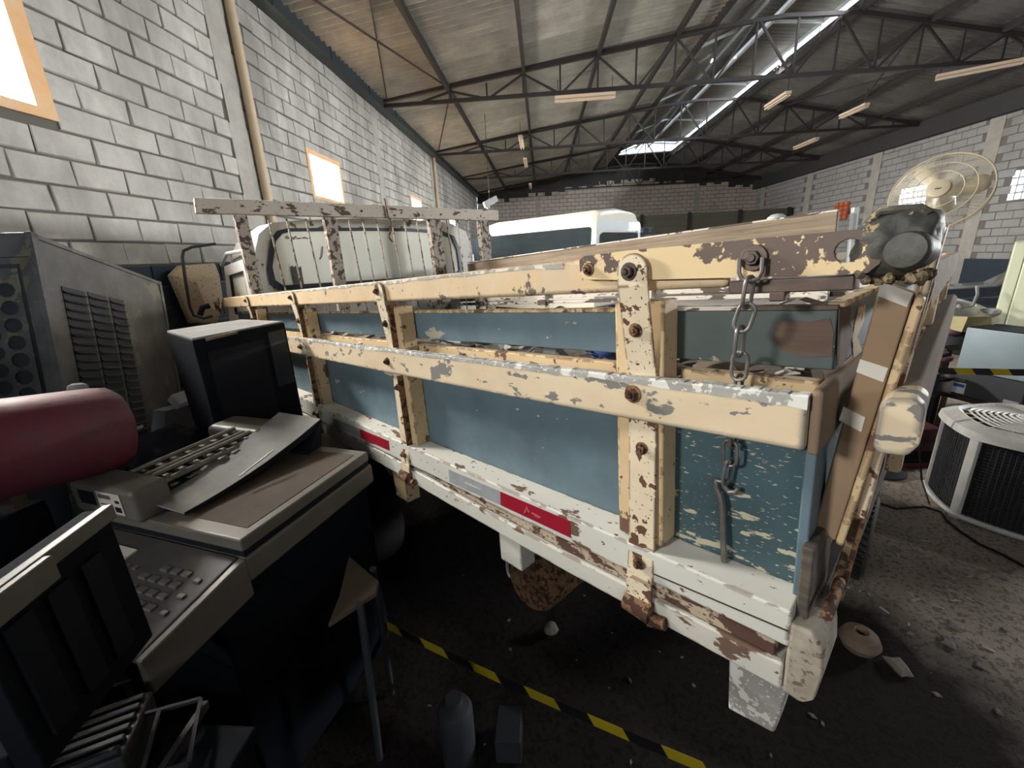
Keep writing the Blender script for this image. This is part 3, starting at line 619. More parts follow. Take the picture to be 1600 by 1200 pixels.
for x0, x1 in ((XF, -2.45), (-2.44, -1.37), (-1.36, -.33), (-.225, .03)):
    MB().box(x0, x1, .088, .122, .385, .508).obj('inner_rail', 'cream_post', truck, bevel=.004)
# posts and straps
SX = [-.275, -1.385, -2.44, -3.49]
for i, sx in enumerate(SX):
    x0, x1 = ((sx - .072, sx + .045) if i == 0 else (sx - .015, sx + .075))
    p = MB().box(x0, x1, .020, .086, .09, rbm(sx) - .02).obj('side_post', 'cream_post', truck, bevel=.006)
    wv = .034
    yo = -.020 if i == 0 else -.007
    def strap_piece(z0, z1, y0, y1, top=False, w2=wv, nm='strap', th=.006):
        b = MB()
        if top:
            pts = [(sx - w2, z0), (sx + w2, z0)] + circ(sx, z1 - w2, w2, 12, 0, PI, True)
            vs_ = lambda u, v, d: (u, y1 - d if v > z0 + .03 else y0 - d, v)
            b.poly([pts], lambda u, v, d: (u, y1 - d, v), th)
        else: b.hexa([(sx - w2, y0 - th, z0), (sx + w2, y0 - th, z0), (sx + w2, y0, z0), (sx - w2, y0, z0), (sx - w2, y1 - th, z1), (sx + w2, y1 - th, z1), (sx + w2, y1, z1), (sx - w2, y1, z1)])
        return b.obj(nm, 'strap_paint', truck, bevel=.0018)
    ztop = rt(sx) + (.0 if i == 0 else -.004)
    s = strap_piece(rbm(sx) + .012, ztop, 0, yo, top=True)
    bolt(sx - (.006 if i == 0 else .012), ztop - .035, yo - .006, s, .0125 if i == 0 else .011, 'dark_iron' if i == 0 else 'rust')
    s = strap_piece(mt(sx) - .02, rbm(sx) + .013, .019, yo)
    zq = {0: .605, 1: .60, 2: .60, 3: .60}[i]; bolt(sx - .002, zq, (-.010 if i == 0 else -.002), s, .0105)
    s = strap_piece(.085, mt(sx) - .06, .010, .018)
    bolt(sx + .0, .335, .010, s, .0105)
    s2_ = strap_piece(zb_end + .035, .0, -.006, -.005)
    s = strap_piece(-.0, .088, -.002, .009)
    bolt(sx + .0, .045, -.008, s, .0105)
    # clamp foot curling under the beam
    f = MB(); rr = random.Random(i)
    f.tube([(sx - .035, -.012, z2_(sx) + .03), (sx + .035, -.012, z2_(sx) + .028)], [.022, .026], 10); f.tube([(sx + .03, -.014, z2_(sx) + .012), (sx + .07, -.012, z2_(sx) + .02)], [.017, .014], 10)
    f.obj('clamp_foot', 'rust', truck, smooth=True)
    # bolt on the mid rail
    bolt(sx + (-.012 if i else -.008), (mt(sx) + mbm(sx)) / 2 + (.0 if i else .012), -.012, mid_rail, .012 if i else .014)
# flange running beside each strap (angle iron edge)
for i, sx in enumerate(SX[1:]):
    MB().box(sx + .034, sx + .038, -.006, .034, .09, .39).obj('strap_flange', 'rust', truck); MB().box(sx + .034, sx + .038, -.004, .034, .505, rbm(sx)).obj('strap_flange', 'rust', truck)
# steel plate bolted along the rear of the top rail, with a round hole
pp = [P(*q, -.012) for q in ((905, 407), (912, 400), (985, 391), (1223, 369), (1301, 362), (1355, 357), (1374, 364), (1382, 385), (1375, 412), (1355, 427), (1301, 430), (1150, 434), (985, 438), (918, 437), (906, 430))]
hc = P(1325, 392, -.012); hole = circ(hc[0], hc[1], .0165, 24)
plate = MB().poly([pp, hole[::-1]], lambda u, v, d: (u, -.002 - d, v), .010).obj('rear_plate', 'plate_peeling', truck, bevel=.0015, seg=1); plate['label'] = 'long brown steel plate with peeling cream paint and a round hole'
bx, bz = P(920, 421, -.012); bolt(bx, bz, -.012, plate, .010)
cx, cz = P(1176, 403, -.02); pv = MB(); pv.lathe((cx, -.012, cz), (0, -1, 0), [(.021, 0), (.021, .006)], 20); pv.lathe((cx, -.018, cz), (0, -1, 0), [(.0125, 0), (.0125, .010)], 6); pv.lathe((cx, -.028, cz), (0, -1, 0), [(.007, 0), (.007, .004)], 12); pv.obj('bolt', 'dark_iron', plate, bevel=.0015)
# hook tongue showing in the plate's hole
m = MB(); m.tube([(hc[0] + .010 + .012 * math.cos(a), .02, hc[1] + .022 * math.sin(a)) for a in np.linspace(-1.5, 1.5, 9)], [.004, .006, .008, .009, .009, .009, .008, .006, .004], 8); m.obj('pin', 'white_peel', truck, smooth=True)
MB().box(-.10, .075, .0, .05, .672, .694).obj('lower_channel', 'dark_iron', truck, bevel=.002); MB().box(-.035, -.012, -.002, .03, .658, .674).obj('channel_lug', 'dark_iron', truck, bevel=.002)
# --- chain, hooks
def link(c, ax_long, ax_wide, L, W, r, nm, par):
    c, a, b = np.array(c), np.array(ax_long, float), np.array(ax_wide, float); a /= np.linalg.norm(a); b = b - a * (a @ b); b /= np.linalg.norm(b); h = L / 2 - W / 2
    pts = [c + a * h + W / 2 * (math.cos(t) * b + math.sin(t) * a) for t in np.linspace(0, PI, 8)] + [c - a * h - W / 2 * (math.cos(t) * b + math.sin(t) * a) for t in np.linspace(0, PI, 8)]
    return MB().tube(pts, r, 8, closed=True).obj(nm, 'chain_steel', par, smooth=True)
sh_ = MB(); zt = cz; sh_.tube([(cx - .017, -.028, zt), (cx - .017, -.028, zt - .022), (cx - .012, -.028, zt - .033), (cx, -.028, zt - .037), (cx + .012, -.028, zt - .033), (cx + .017, -.028, zt - .022), (cx + .017, -.028, zt)], .0036, 8)
chain = sh_.obj('chain', 'chain_steel', truck, smooth=True)
cpx = [((1173, 432), (1165, 481)), ((1171, 474), (1155, 518)), ((1158, 510), (1153, 558)), ((1158, 550), (1153, 594)), ((1156, 586), (1150, 632)), ((1153, 626), (1148, 665)), ((1150, 658), (1144, 700)), ((1141, 688), (1140, 728)), ((1141, 716), (1133, 757))]
for i, (a, b) in enumerate(cpx):
    Y = np.interp(i, [0, 2, 4, 8], [-.03, -.02, .045, .055])
    a = np.array([P(*a, Y)[0], Y, P(*a, Y)[1]]); b = np.array([P(*b, Y)[0], Y, P(*b, Y)[1]]); L = np.linalg.norm(a - b)
    link((a + b) / 2, a - b, (1, .0, 0) if i % 2 else (.30, 1, 0), L, .026 if i % 2 else .021, .0034, 'chain_link', chain)
Yh = .06; hp = [P(*q, Yh) for q in ((1152, 764), (1148, 770), (1138, 770), (1131, 762), (1129, 752), (1120, 750), (1118, 760), (1124, 772), (1128, 790), (1129, 820), (1130, 850), (1132, 878))]
MB().tube([(a, Yh + (.004 if i < 4 else 0), b) for i, (a, b) in enumerate(hp)], [.004, .006, .007] + [.0062] * 9, 10).obj('hook_pin', 'chain_steel', truck, smooth=True)
# --- reflective tape on the bottom board
def decal(px, nm, mt_, y=-.0012, par=None, lab=None):
    q = [P(*p, 0) for p in px]; o = MB().poly([q], lambda u, v, d: (u, y + .0012 - d, v), .0014).obj(nm, mt_, par or low_board)
    if lab: o['label'] = lab
    return o
decal([(782, 768), (890.5, 814), (892, 840), (783, 789)], 'reflective_tape', 'tape_red', lab='red reflective strip nearest the rear')
decal([(701, 733), (781, 767.5), (782, 788.5), (703, 753)], 'reflective_tape', 'tape_grey', lab='silver grey reflective strip, scratched')
decal([(562, 670), (607.5, 689), (609, 704), (564, 684)], 'reflective_tape', 'tape_red', lab='red reflective strip farther along')
decal([(520, 653), (561.5, 669.5), (563, 683.5), (521, 665)], 'reflective_tape', 'tape_grey', lab='dull grey reflective strip farther along')
decal([(819, 801), (824, 790), (829, 800), (826, 800), (824, 795), (822, 801)], 'printed_mark', 'tape_mark', y=-.003); decal([(831, 800), (846, 807), (846, 809), (831, 802)], 'printed_mark', 'tape_mark', y=-.003); decal([(836, 805), (844, 808.5), (844, 810), (836, 806.5)], 'printed_mark', 'tape_mark', y=-.003)
decal([(727, 753), (752, 764), (752, 765.5), (727, 754.5)], 'tape_scratch', 'debris_paper', y=-.003)
# --- rear cross beam end, stubs under the beam
cbz = (z1_(0) + .06, z2_(0)); m = MB(); prof = [(.030, -.102), (.060, -.108), (.083, -.085), (.092, -.02), (.088, .035), (.072, .058), (.034, .062)]
m.poly([prof], lambda u, v, d: (u, d * 1., v), .13); m.obj('rear_cross_beam', 'dirty_corner', truck, bevel=.008)
MB().box(.025, .062, .13, BW, -.10, .05).obj('rear_cross_beam', 'dark_wood', truck, bevel=.004)
pts = [P(*q, .045) for q in ((1137, 1040), (1235, 1082), (1209, 1147), (1137, 1108))]
m = MB().hexa([(pts[3][0], .045, pts[3][1]), (pts[2][0], .045, pts[2][1]), (pts[2][0], .12, pts[2][1]), (pts[3][0], .12, pts[3][1]), (pts[0][0], .045, -.10), (pts[1][0], .045, -.10), (pts[1][0], .12, -.10), (pts[0][0], .12, -.10)]); o = m.obj('hanging_block', 'flaky_wood', truck, bevel=.006); o['label'] = 'flaking grey wooden block under the rear corner'
for a, b, c in (((779, 836), (812, 851), (809, 890)), ((613, 738), (632, 747), (630, 781))):
    x0, zt0 = P(*a, .03); x1, _ = P(*b, .03); _, zb0 = P(*c, .03)
    MB().box(x0, x1, .03, .10, zb0, -.09).obj('stub_block', 'white_beam_paint' if a[0] > 700 else 'cream_post', truck, bevel=.006)
xh, zh = P(795, 885, .05); MB().tube([(xh, .05, zh + .03), (xh - .008, .05, zh), (xh, .045, zh - .022), (xh + .016, .04, zh - .03)], .006, 8).obj('hanging_hook', 'steel_pot', truck, smooth=True)
# --- bed floor, chassis, far side
for k in range(9): MB().box(XF, .03, .095 + k * .24, .095 + k * .24 + .232, -.03, .02).obj('bed_plank', 'dark_wood', truck)
for y in (.75, 1.5): MB().box(-4.9, -.05, y - .04, y + .04, -.33, -.14).obj('chassis_rail', 'dark_iron', truck)
for x in (-.5, -1.4, -2.3, -3.2, -4.1): MB().box(x - .04, x + .04, .1, BW - .1, -.14, -.03).obj('cross_member', 'dark_wood', truck)
for k, (z0, z1) in enumerate(((.03, .22), (.23, .42), (.50, .53), (.545, .64), (.70, .74))):
    o = MB().box(XF, -.10, BW - .05, BW, z0, z1).obj('far_side_board', 'blue_board' if k < 2 else 'white_peel', truck, bevel=.004)
Y2 = 2.1
def farline(px): q = tl(*px, 1, Y2); return q[0], q[2]
a = farline((1308, 329)); b = farline((1100, 352)); c = farline((860, 397)); d = farline((1305, 358)); 
sl_ = (a[1] - b[1]) / (a[0] - b[0])
m = MB(); xs = np.linspace(-3.5, a[0], 7)
for x0, x1 in zip(xs, xs[1:]):
    f = lambda x: a[1] - .004 * (a[0] - x)
    m.hexa([(x0, Y2, f(x0) - .115), (x1, Y2, f(x1) - .115), (x1, Y2 + .07, f(x1) - .115), (x0, Y2 + .07, f(x0) - .115), (x0, Y2, f(x0)), (x1, Y2, f(x1)), (x1, Y2 + .07, f(x1)), (x0, Y2 + .07, f(x0))])
o = m.obj('far_top_rail', 'old_wood', truck); o['label'] = 'weathered brown top rail of the far side'
MB().box(-3.5, a[0], Y2 - .004, Y2 + .074, a[1] - .004, a[1] + .006).obj('rail_cap', 'white_peel', truck)
for x in (a[0] - .06, -1.45, -2.5, -3.4): MB().box(x - .05, x + .05, Y2 + .03, Y2 + .08, .0, a[1] - .03).obj('far_side_post', 'white_peel', truck, bevel=.004)
MB().tube([(a[0] + .06, Y2 + .1, .6), (a[0] + .06, Y2 + .1, a[1] + .01)], .018, 8).obj('white_pipe_stub', 'white_steel', truck, smooth=True)
MB().lathe((-.62, Y2 + .04, a[1] + .004), (0, 0, 1), [(.05, 0), (.047, .012), (.03, .024), (.01, .028)], 20).obj('dome_cap', 'white_steel', truck, smooth=True)
# --- tailgate
def tgb(x0, x1, y0, y1, z0, z1, nm, m, lab=None, bev=.004, dx=0.):
    o = MB().hexa([(x0, y0, z0), (x1, y0, z0), (x1, y1, z0), (x0, y1, z0), (x0 + dx, y0, z1), (x1 + dx, y0, z1), (x1 + dx, y1, z1), (x0 + dx, y1, z1)]).obj(nm, m, truck, bevel=bev)
    if lab: o['label'] = lab
    return o
tgb(.026, .048, .10, BW - .05, .528, .638, 'tailgate_board', 'blue_board')
MB().box(.024, .052, .10, BW - .05, .638, .647).obj('board_cap', 'cream_post', truck, bevel=.002)
for q in (((1311, 482), (1330, 478), (1327, 500), (1333, 520), (1322, 560), (1308, 572)), ((1341, 480), (1352, 476), (1350, 500), (1340, 525), (1347, 548), (1333, 560), (1331, 530), (1336, 500))):
    pts = [tl(a_, b_, 0, .049)[1:] for a_, b_ in q]; MB().poly([[tuple(p_) for p_ in pts]], lambda u, v, d: (.0485 + d, u, v), .0012).obj('paint_patch', 'bare_wood_patch' if q[0][0] < 1320 else 'cream_post', truck)
tgb(.034, .052, .0, BW - .05, .400, .515, 'tailgate_board', 'brown_ply', 'brown middle board of the tailgate', .008)
tgb(.024, .042, .05, BW - .05, .07, .395, 'tailgate_board', 'blue_board')
tgb(.036, .056, .03, .2, -.03, .21, 'tailgate_foot', 'dark_wood', None)
Ys = .12
def leanboard(quad, y0, y1, nm, m, lab=None, bev=.004):   # quad: TL, TR, BR, BL pixels at Y=y0
    q = [P(*p, y0) for p in quad]; v = [(q[3], y0), (q[2], y0), (q[2], y1), (q[3], y1), (q[0], y0), (q[1], y0), (q[1], y1), (q[0], y1)]
    o = MB().hexa([(a_[0], y_, a_[1]) for a_, y_ in v]).obj(nm, m, truck, bevel=bev)
    if lab: o['label'] = lab
    return o
stake = leanboard([(1376, 440), (1428, 460), (1305, 846), (1270, 830)], Ys, Ys + .05, 'tailgate_stake', 'stake_brown', 'wide brown upright board of the tailgate with white tape squares')
for q in ([(1376, 440), (1427, 458), (1417, 480), (1371, 462)], [(1344, 561), (1388, 575), (1380, 597), (1338, 581)], [(1318, 635), (1352, 652), (1346, 675), (1311, 656)]):
    pq = [P(*p, Ys) for p in q]; MB().poly([pq], lambda u, v, d: (u, Ys - d, v), .0014).obj('tape_square', 'tape_cream', stake)
leanboard([(1430, 460), (1446, 466), (1316, 856), (1304, 850)], Ys + .0, Ys + .06, 'stake_edge_iron', 'cream_post')
# outer mid rail of the tailgate with a chamfered cream end
x0, x1 = .108, .160; y0 = .06
m = MB(); pr = [(x0 + .004, .408), (x0, .42), (x0 + .002, .485), (x0 + .012, .498), (x1 - .012, .502), (x1, .49), (x1, .43), (x1 - .012, .410)]
dx = P(1376, 626, y0)[0] - x0
m.poly([pr], lambda u, v, d: (u + dx - .002, y0 + d, v), BW - .15)
o = m.obj('tailgate_outer_rail', 'brown_ply', truck, bevel=.004)
m = MB().poly([[(a_ + (.002 if a_ > .13 else -.001), b_ + (.001 if b_ > .45 else -.001)) for a_, b_ in pr]], lambda u, v, d: (u + dx - .002, y0 - .003 + d, v), .10).obj('rail_end', 'mid_rail_paint', truck, bevel=.005); m['label'] = 'chipped cream end of the tailgate outer rail'
leanboard([(1466, 352), (1482, 350), (1352, 812), (1334, 806)], .15, .19, 'tailgate_strap', 'strap_paint', 'rusty orange iron strap of the tailgate', .002)
leanboard([(1446, 470), (1462, 440), (1320, 900), (1300, 905)], .17, .20, 'tailgate_post', 'cream_post', None, .003)
leanboard([(1334, 806), (1352, 812), (1316, 940), (1294, 936)], .17, .20, 'tailgate_strap', 'rust', None, .002)
for y in (1.0, 1.9): tgb(.07, .11, y, y + .08, .0, .70, 'tailgate_post', 'cream_post', dx=.03)
tgb(.125, .150, .25, BW - .2, .62, .70, 'tailgate_top_board', 'old_wood')
hx, hz = P(1306, 925, .1); MB().tube([(hx, .02, hz), (hx, .14, hz)], .010, 10).obj('hinge_barrel', 'rust', truck, smooth=True)
# rubber wrapped corner joint with round end
b = bmesh.new(); bmesh.ops.create_icosphere(b, subdivisions=4, radius=1)
ca = tl(1400, 385, 1, .03); rr = np.random.RandomState(4)
from mathutils import noise as mnoise
for v in b.verts:
    c = v.co; n_ = mnoise.noise(c * 1.6) * .22 + mnoise.noise(c * 4.) * .09 + .02 * round(mnoise.noise(c * 2.7) * 6)
    # blocky superellipsoid
    e = 3.2; k = (abs(c.x) ** e + abs(c.y) ** e + abs(c.z) ** e) ** (-1 / e); c = c * k * (1 + n_ * .5)
    v.co = Vector((ca[0] + c.x * .047 + c.z * .006, .035 + c.y * .05, ca[2] + .006 + c.z * .044 * (1 - .18 * max(0, c.z) * abs(c.x))))
me = bpy.data.meshes.new('rubber_wrap'); b.to_mesh(me); b.free(); me.materials.append(MATS['rubber_rag']); me.polygons.foreach_set('use_smooth', [True] * len(me.polygons))
o = bpy.data.objects.new('rubber_wrap', me); COL.objects.link(o); o.parent = truck; o['label'] = 'black rubber wrapped around the rear corner joint'
wrap = o
kx, kz_ = P(1428, 393, -.03); MB().lathe((kx, .02, kz_), (-.18, -1, .05), [(.024, 0), (.025, .035), (.0245, .045), (.022, .051), (.012, .053)], 28).obj('round_end_cap', 'rubber_rag', wrap, smooth=True)
m = MB(); rr = random.Random(9)
for i in range(26):
    x, z = P(rr.uniform(1345, 1450), rr.uniform(428, 446), .0); r = rr.uniform(.004, .009); m.lathe((x, rr.uniform(-.01, .05), z), (rr.uniform(-1, 1), rr.uniform(-1, 1), rr.uniform(-1, 1)), [(r * .5, -r), (r, 0), (r * .5, r)], 6)
m.obj('dirt_crust', 'crust', wrap, smooth=False, kind='stuff')
m = MB(); q = [tl(px, py, 1, .01) for px, py in ((1352, 358), (1366, 342), (1378, 331), (1440, 326), (1452, 334))]
m.tube([(p_[0], .0, p_[2]) for p_ in q], .006, 8); m.obj('rubber_fold', 'rubber_rag', wrap, smooth=True)
# --- load of scrap on the bed: heap plus loose shards
m = MB(); nx, ny = 70, 36; rr = random.Random(2)
hz_ = {}
for i in range(nx + 1):
    for j in range(ny + 1):
        x = XF + .05 + (-.02 - XF - .05) * i / nx; y = .125 + (BW - .2) * j / ny
        z = .40 + .05 * mnoise.noise(Vector((x * 2.2, y * 2.2, 0))) + .035 * mnoise.noise(Vector((x * 9, y * 9, 3))) + .02 * min(1, y); hz_[i, j] = (x, y, z)
m.add([hz_[i, j] for i in range(nx + 1) for j in range(ny + 1)], [(i * (ny + 1) + j, (i + 1) * (ny + 1) + j, (i + 1) * (ny + 1) + j + 1, i * (ny + 1) + j + 1) for i in range(nx) for j in range(ny)])
heap = m.obj('scrap_heap', 'debris_dark', truck, kind='stuff', fix=False)
def shards(n, mt_, seed, smin, smax, zr=(.40, .50)):
    m = MB(); rr = random.Random(seed)
    for k in range(n):
        x = rr.uniform(XF + .1, -.05) if rr.random() < .35 else rr.uniform(-1.6, -.04); y = .13 + 1.7 * rr.random() ** 1.6; z = rr.uniform(*zr); s = rr.uniform(smin, smax); a = Vector((rr.gauss(0, 1), rr.gauss(0, 1), rr.gauss(0, .35))).normalized() * s
        c = Vector((rr.gauss(0, .3), rr.gauss(0, .3), 1)).normalized(); bb_ = c.cross(a).normalized() * s * rr.uniform(.3, .9); o_ = Vector((x, y, z)); t_ = c * .0025
        m.hexa([o_, o_ + a, o_ + a + bb_ * rr.uniform(.6, 1.1), o_ + bb_, o_ + t_, o_ + a + t_, o_ + a + bb_ * .8 + t_, o_ + bb_ + t_])
    return m.obj('scrap_pieces', mt_, heap, kind='stuff')
shards(420, 'debris_paper', 5, .02, .10); shards(200, 'old_wood', 6, .02, .12); shards(160, 'junk_grey', 8, .03, .12, (.41, .49)); shards(90, 'debris_dark', 9, .04, .14, (.43, .5))
m = MB(); p0 = tl(948, 553, 1, .35); m.lathe(p0 + [-.02, 0, -.015], (1, .3, .2), [(.02, -.06), (.035, -.02), (.03, .03), (.012, .07)], 9); m.obj('blue_cloth', 'debris_blue', heap, smooth=True)
# --- headboard behind the cab
HX = -3.5
hb = lambda px, py, X=HX: tl(px, py, 0, X)
a, b, c, d = hb(303, 308), hb(779, 328), hb(780, 345), hb(306, 333)
m = MB().hexa([(HX - .045, d[1], d[2]), (HX, d[1], d[2]), (HX, c[1], c[2]), (HX - .045, c[1], c[2]), (HX - .045, a[1], a[2]), (HX, a[1], a[2]), (HX, b[1], b[2]), (HX - .045, b[1], b[2])]); head = m.obj('headboard_rail', 'headboard_paint', truck, bevel=.008)
for k in range(7):
    px = 376 + k * 62 + 3; q = hb(px, 322 + k * 2.6); MB().disc((HX + .001, q[1], q[2]), (1, 0, 0), .010, .004, 8).obj('nail_head', 'rust', head)
for tp, bt_, wpx in (((377, 341), (405, 455), 20), ((517, 343), (531, 437), 19), ((680, 346), (690, 417), 18), ((757, 347), (762, 405), 14)):
    q, r2 = hb(*tp), hb(*bt_); wq = abs(hb(tp[0] + wpx / 2, tp[1])[1] - hb(tp[0] - wpx / 2, tp[1])[1]) / 2
    zt_, s = q[2], (r2[1] - q[1]) / (r2[2] - q[2]); yb = q[1] + s * (0 - q[2]) * .5
    MB().hexa([(HX - .06, yb - wq, .0), (HX, yb - wq, .0), (HX, yb + wq, .0), (HX - .06, yb + wq, .0), (HX - .06, q[1] - wq, zt_ + .02), (HX, q[1] - wq, zt_ + .02), (HX, q[1] + wq, zt_ + .02), (HX - .06, q[1] + wq, zt_ + .02)]).obj('headboard_post', 'headboard_post', truck, bevel=.005)
for px, qx in ((420, 444), (449, 470), (479, 499), (546, 563), (568, 583), (590, 604), (613, 626), (633, 645), (652, 664), (699, 709), (716, 723), (733, 739)):
    q = hb(px, 343); r2 = hb(qx, 440 - (qx - 440) * .12)
    s = (r2[1] - q[1]) / (r2[2] - q[2]); MB().tube([(HX - .02, q[1], q[2] + .01), (HX - .02, q[1] - s * q[2], .02)], .0075, 6).obj('headboard_bar', 'thin_bar', truck, smooth=True)
q = hb(601, 320); q2 = hb(601, 375); MB().tube([(HX + .012, q[1], q[2] + .05), (HX + .014, q[1] + .01, (q[2] + q2[2]) / 2 + .05), (HX + .014, q[1] + .04, (q[2] + q2[2]) / 2), (HX + .014, q[1] - .01, q2[2] + .02), (HX + .014, q[1] + .02, q2[2] - .02)], .008, 7).obj('wire_hook', 'rust', truck, smooth=True)
# --- cab
CX = -3.82
cb = lambda px, py, X=CX: tl(px, py, 0, X)[1:]
ol = [cb(*p) for p in ((402, 470), (399, 395), (404, 366), (425, 348), (470, 344), (560, 341), (660, 344), (705, 349), (728, 362), (737, 385), (741, 430))]
y_l, y_r = ol[0][0], ol[-1][0]; ol = [(y_l, -.1)] + ol + [(y_r, -.1)]
wl = [cb(*p) for p in ((437, 452), (424, 443), (419, 420), (424, 375), (434, 362), (450, 358), (560, 357), (640, 358), (690, 362), (708, 370), (717, 390), (722, 425), (716, 433))]
cab = MB().poly([[tuple(p) for p in ol], [tuple(p) for p in wl][::-1]], lambda u, v, d: (CX - d, u, v), .03).obj('cab_rear_panel', 'cab_paint', truck)
cz_ = np.mean([p[0] for p in wl]), np.mean([p[1] for p in wl]); 
w2 = [((p[0] - cz_[0]) * .965 + cz_[0], (p[1] - cz_[1]) * .90 + cz_[1]) for p in wl]; w3 = [((p[0] - cz_[0]) * 1.01 + cz_[0], (p[1] - cz_[1]) * 1.03 + cz_[1]) for p in wl]
MB().poly([w3, w2[::-1]], lambda u, v, d: (CX + .012 - d, u, v), .03).obj('window_seal', 'seal_black', cab)
MB().poly([w2], lambda u, v, d: (CX - .005 - d, u, v), .004).obj('rear_pane', 'dusty_glass', cab)
for pts in ([(447, 372), (449, 368), (451, 373), (455, 369), (458, 374), (462, 369), (465, 373), (470, 372)], [(472, 372), (476, 371), (481, 373)], [(504, 385), (503, 400), (500, 405)]):
    MB().tube([(CX + .002, *cb(*p)) for p in pts], .004, 5).obj('pen_mark', 'seal_black', cab)
q = [cb(*p) for p in ((453, 418), (456, 415), (459, 418), (462, 415), (466, 418), (470, 416), (475, 446), (459, 446))]
MB().poly([q], lambda u, v, d: (CX + .006 - d, u, v), .006).obj('dark_sticker', 'rubber_rag', cab)
# cab shell: roof, sides, windscreen, doors
yl, yr2 = ol[1][0], ol[-2][0]; FXC = -4.95; zr_ = [p[1] for p in ol]; zmax = max(zr_)
roofp = ol[2:-2]
m = MB(); xs = [CX, CX - .4, CX - .8, FXC + .1]; n = len(roofp); vs = []
for k, x in enumerate(xs):
    for (y, z) in roofp: vs.append((x, y, z + (.0, .03, .02, -.05)[k]))
m.add(vs, [(k * n + i, k * n + i + 1, (k + 1) * n + i + 1, (k + 1) * n + i) for k in range(3) for i in range(n - 1)]); m.obj('cab_roof', 'cab_white', truck, smooth=True, fix=False).modifiers.new('s', 'SOLIDIFY').thickness = .015
zw = roofp[0][1] - .04
for s, y in ((0, yl + .01), (1, yr2 - .01)):
    fr = [(CX, -.3), (FXC, -.3), (FXC, .55), (FXC + .32, zw), (CX, zw)]; ho = [(CX - .16, .62), (FXC + .30, .62), (FXC + .42, zw - .09), (CX - .14, zw - .09)]
    dd = MB().poly([fr, ho[::-1]], lambda u, v, d: (u, y + (d if s else -d), v), .035).obj('cab_door', 'cab_white', truck, bevel=.004)
    MB().poly([ho], lambda u, v, d: (u, y + (d if s else -d), v), .006).obj('door_pane', 'dusty_glass', dd)
    MB().poly([[(a_ * 1., b_) for a_, b_ in ho], [((a_ + 4.4) * .93 - 4.4, (b_ - .9) * .9 + .9) for a_, b_ in ho][::-1]], lambda u, v, d: (u, y + (.01 + d if s else -.01 - d), v), .02).obj('window_seal', 'seal_black', dd)
m = MB(); m.tube([(CX + .01, yl - .02, zw + .06), (CX - .5, yl - .04, zw + .085), (FXC + .2, yl - .02, zw + .02)], .016, 8); m.obj('rain_gutter', 'cab_white', truck, smooth=True)
MB().fbox((FXC, yl, .5), (0, yr2 - yl, 0), (.32, 0, zw - .5), (.01, 0, 0)).obj('windscreen', 'dusty_glass', truck)
MB().box(FXC - .02, FXC + .3, yl, yr2, -.4, .52).obj('front_panel', 'cab_white', truck, bevel=.04, seg=3)
MB().box(CX - .55, CX - .4, yl + .2, yr2 - .2, .1, .75).obj('seat_back', 'junk_grey', truck, bevel=.04)
# mirror bracket
qm = [tl(*p, 0, -4.45) for p in ((337, 381), (300, 386), (287, 392), (285, 402), (290, 440), (297, 480), (303, 493), (318, 497), (332, 494))]
MB().tube(qm, .012, 8).obj('mirror_bracket', 'seal_black', truck, smooth=True)
m = MB(); q = tl(322, 484, 0, -4.0); m.tube([q + [0, -.05, -.04], q + [0, -.02, .02], q + [0, .03, .03]], .022, 8); m.obj('mirror_arm', 'black_plastic', truck, smooth=True)
m = MB(); q = tl(345, 480, 1, -.01)
for k in range(14):
    rr = random.Random(k + 40); a_ = np.array([q[0] + rr.uniform(-.25, .12), -.01, q[2] + rr.uniform(-.07, .04)]); m.tube([a_, a_ + [rr.uniform(-.05, .05), 0, rr.uniform(.02, .07)]], .006, 5)
m.obj('rusty_wire_bundle', 'rust', truck, kind='stuff')
# wheels
def wheel(c, par, R=.40, wd=.24, nm='wheel', ax=(0, 1, 0), mt_='tyre'):
    t = MB().lathe(np.array(c), ax, [(R * .62, 0), (R * .80, -.012), (R * .95, .01), (R, .05), (R, wd - .05), (R * .95, wd - .01), (R * .8, wd), (R * .62, wd)], 36).obj(nm, mt_, par, smooth=True)
    ax_ = np.array(ax, float); h = MB().lathe(np.array(c) + ax_ * .03, ax, [(R * .62, 0), (R * .58, .02), (R * .5, .06), (R * .25, .05), (R * .22, .0), (R * .12, -.01)], 28).obj('wheel_rim', 'wheel_steel', t, smooth=True)
    return t
gz = lambda x: -(TO[2] + T[2, 0] * x) / T[2, 2]
for x in (-2.38, -4.5):
    wheel((x, .02, gz(x) + .38), truck, R=.38); o = wheel((x, BW, gz(x) + .44), truck, ax=(0, -1, 0))
    MB().bar((x, .1, gz(x) + .42), (x, BW - .1, gz(x) + .44), .1).obj('axle', 'dark_iron', truck)
q = tl(860, 915, 1, .35); MB().lathe((q[0] - .05, .25, q[2] + .03), (0, 1, 0), [(.01, 0), (.11, .01), (.13, .04), (.13, .45), (.1, .5)], 24).obj('air_tank', 'rust', truck, smooth=True)

# hidden boards added beyond the truck to stop light passing under it
bp_ = empty('light_block_boards', 'hidden stack of dark boards added beyond the truck to block light under it', 'timber', mtx=frame(T @ np.array([-3.6, 2.62, 0]) * [1, 1, 0] + [TO[0], TO[1], 0], (T[0, 0], T[1, 0], 0), (T[0, 1], T[1, 1], 0)))
rr = random.Random(8)
for k in range(14):
    for j in range(2):
        MB().box(rr.uniform(-.1, .1), 3.4 + rr.uniform(-.15, .1), -.02 + j * .20, .17 + j * .20, k * .062, k * .062 + .055).obj('board', 'dark_wood', bp_, bevel=.003)
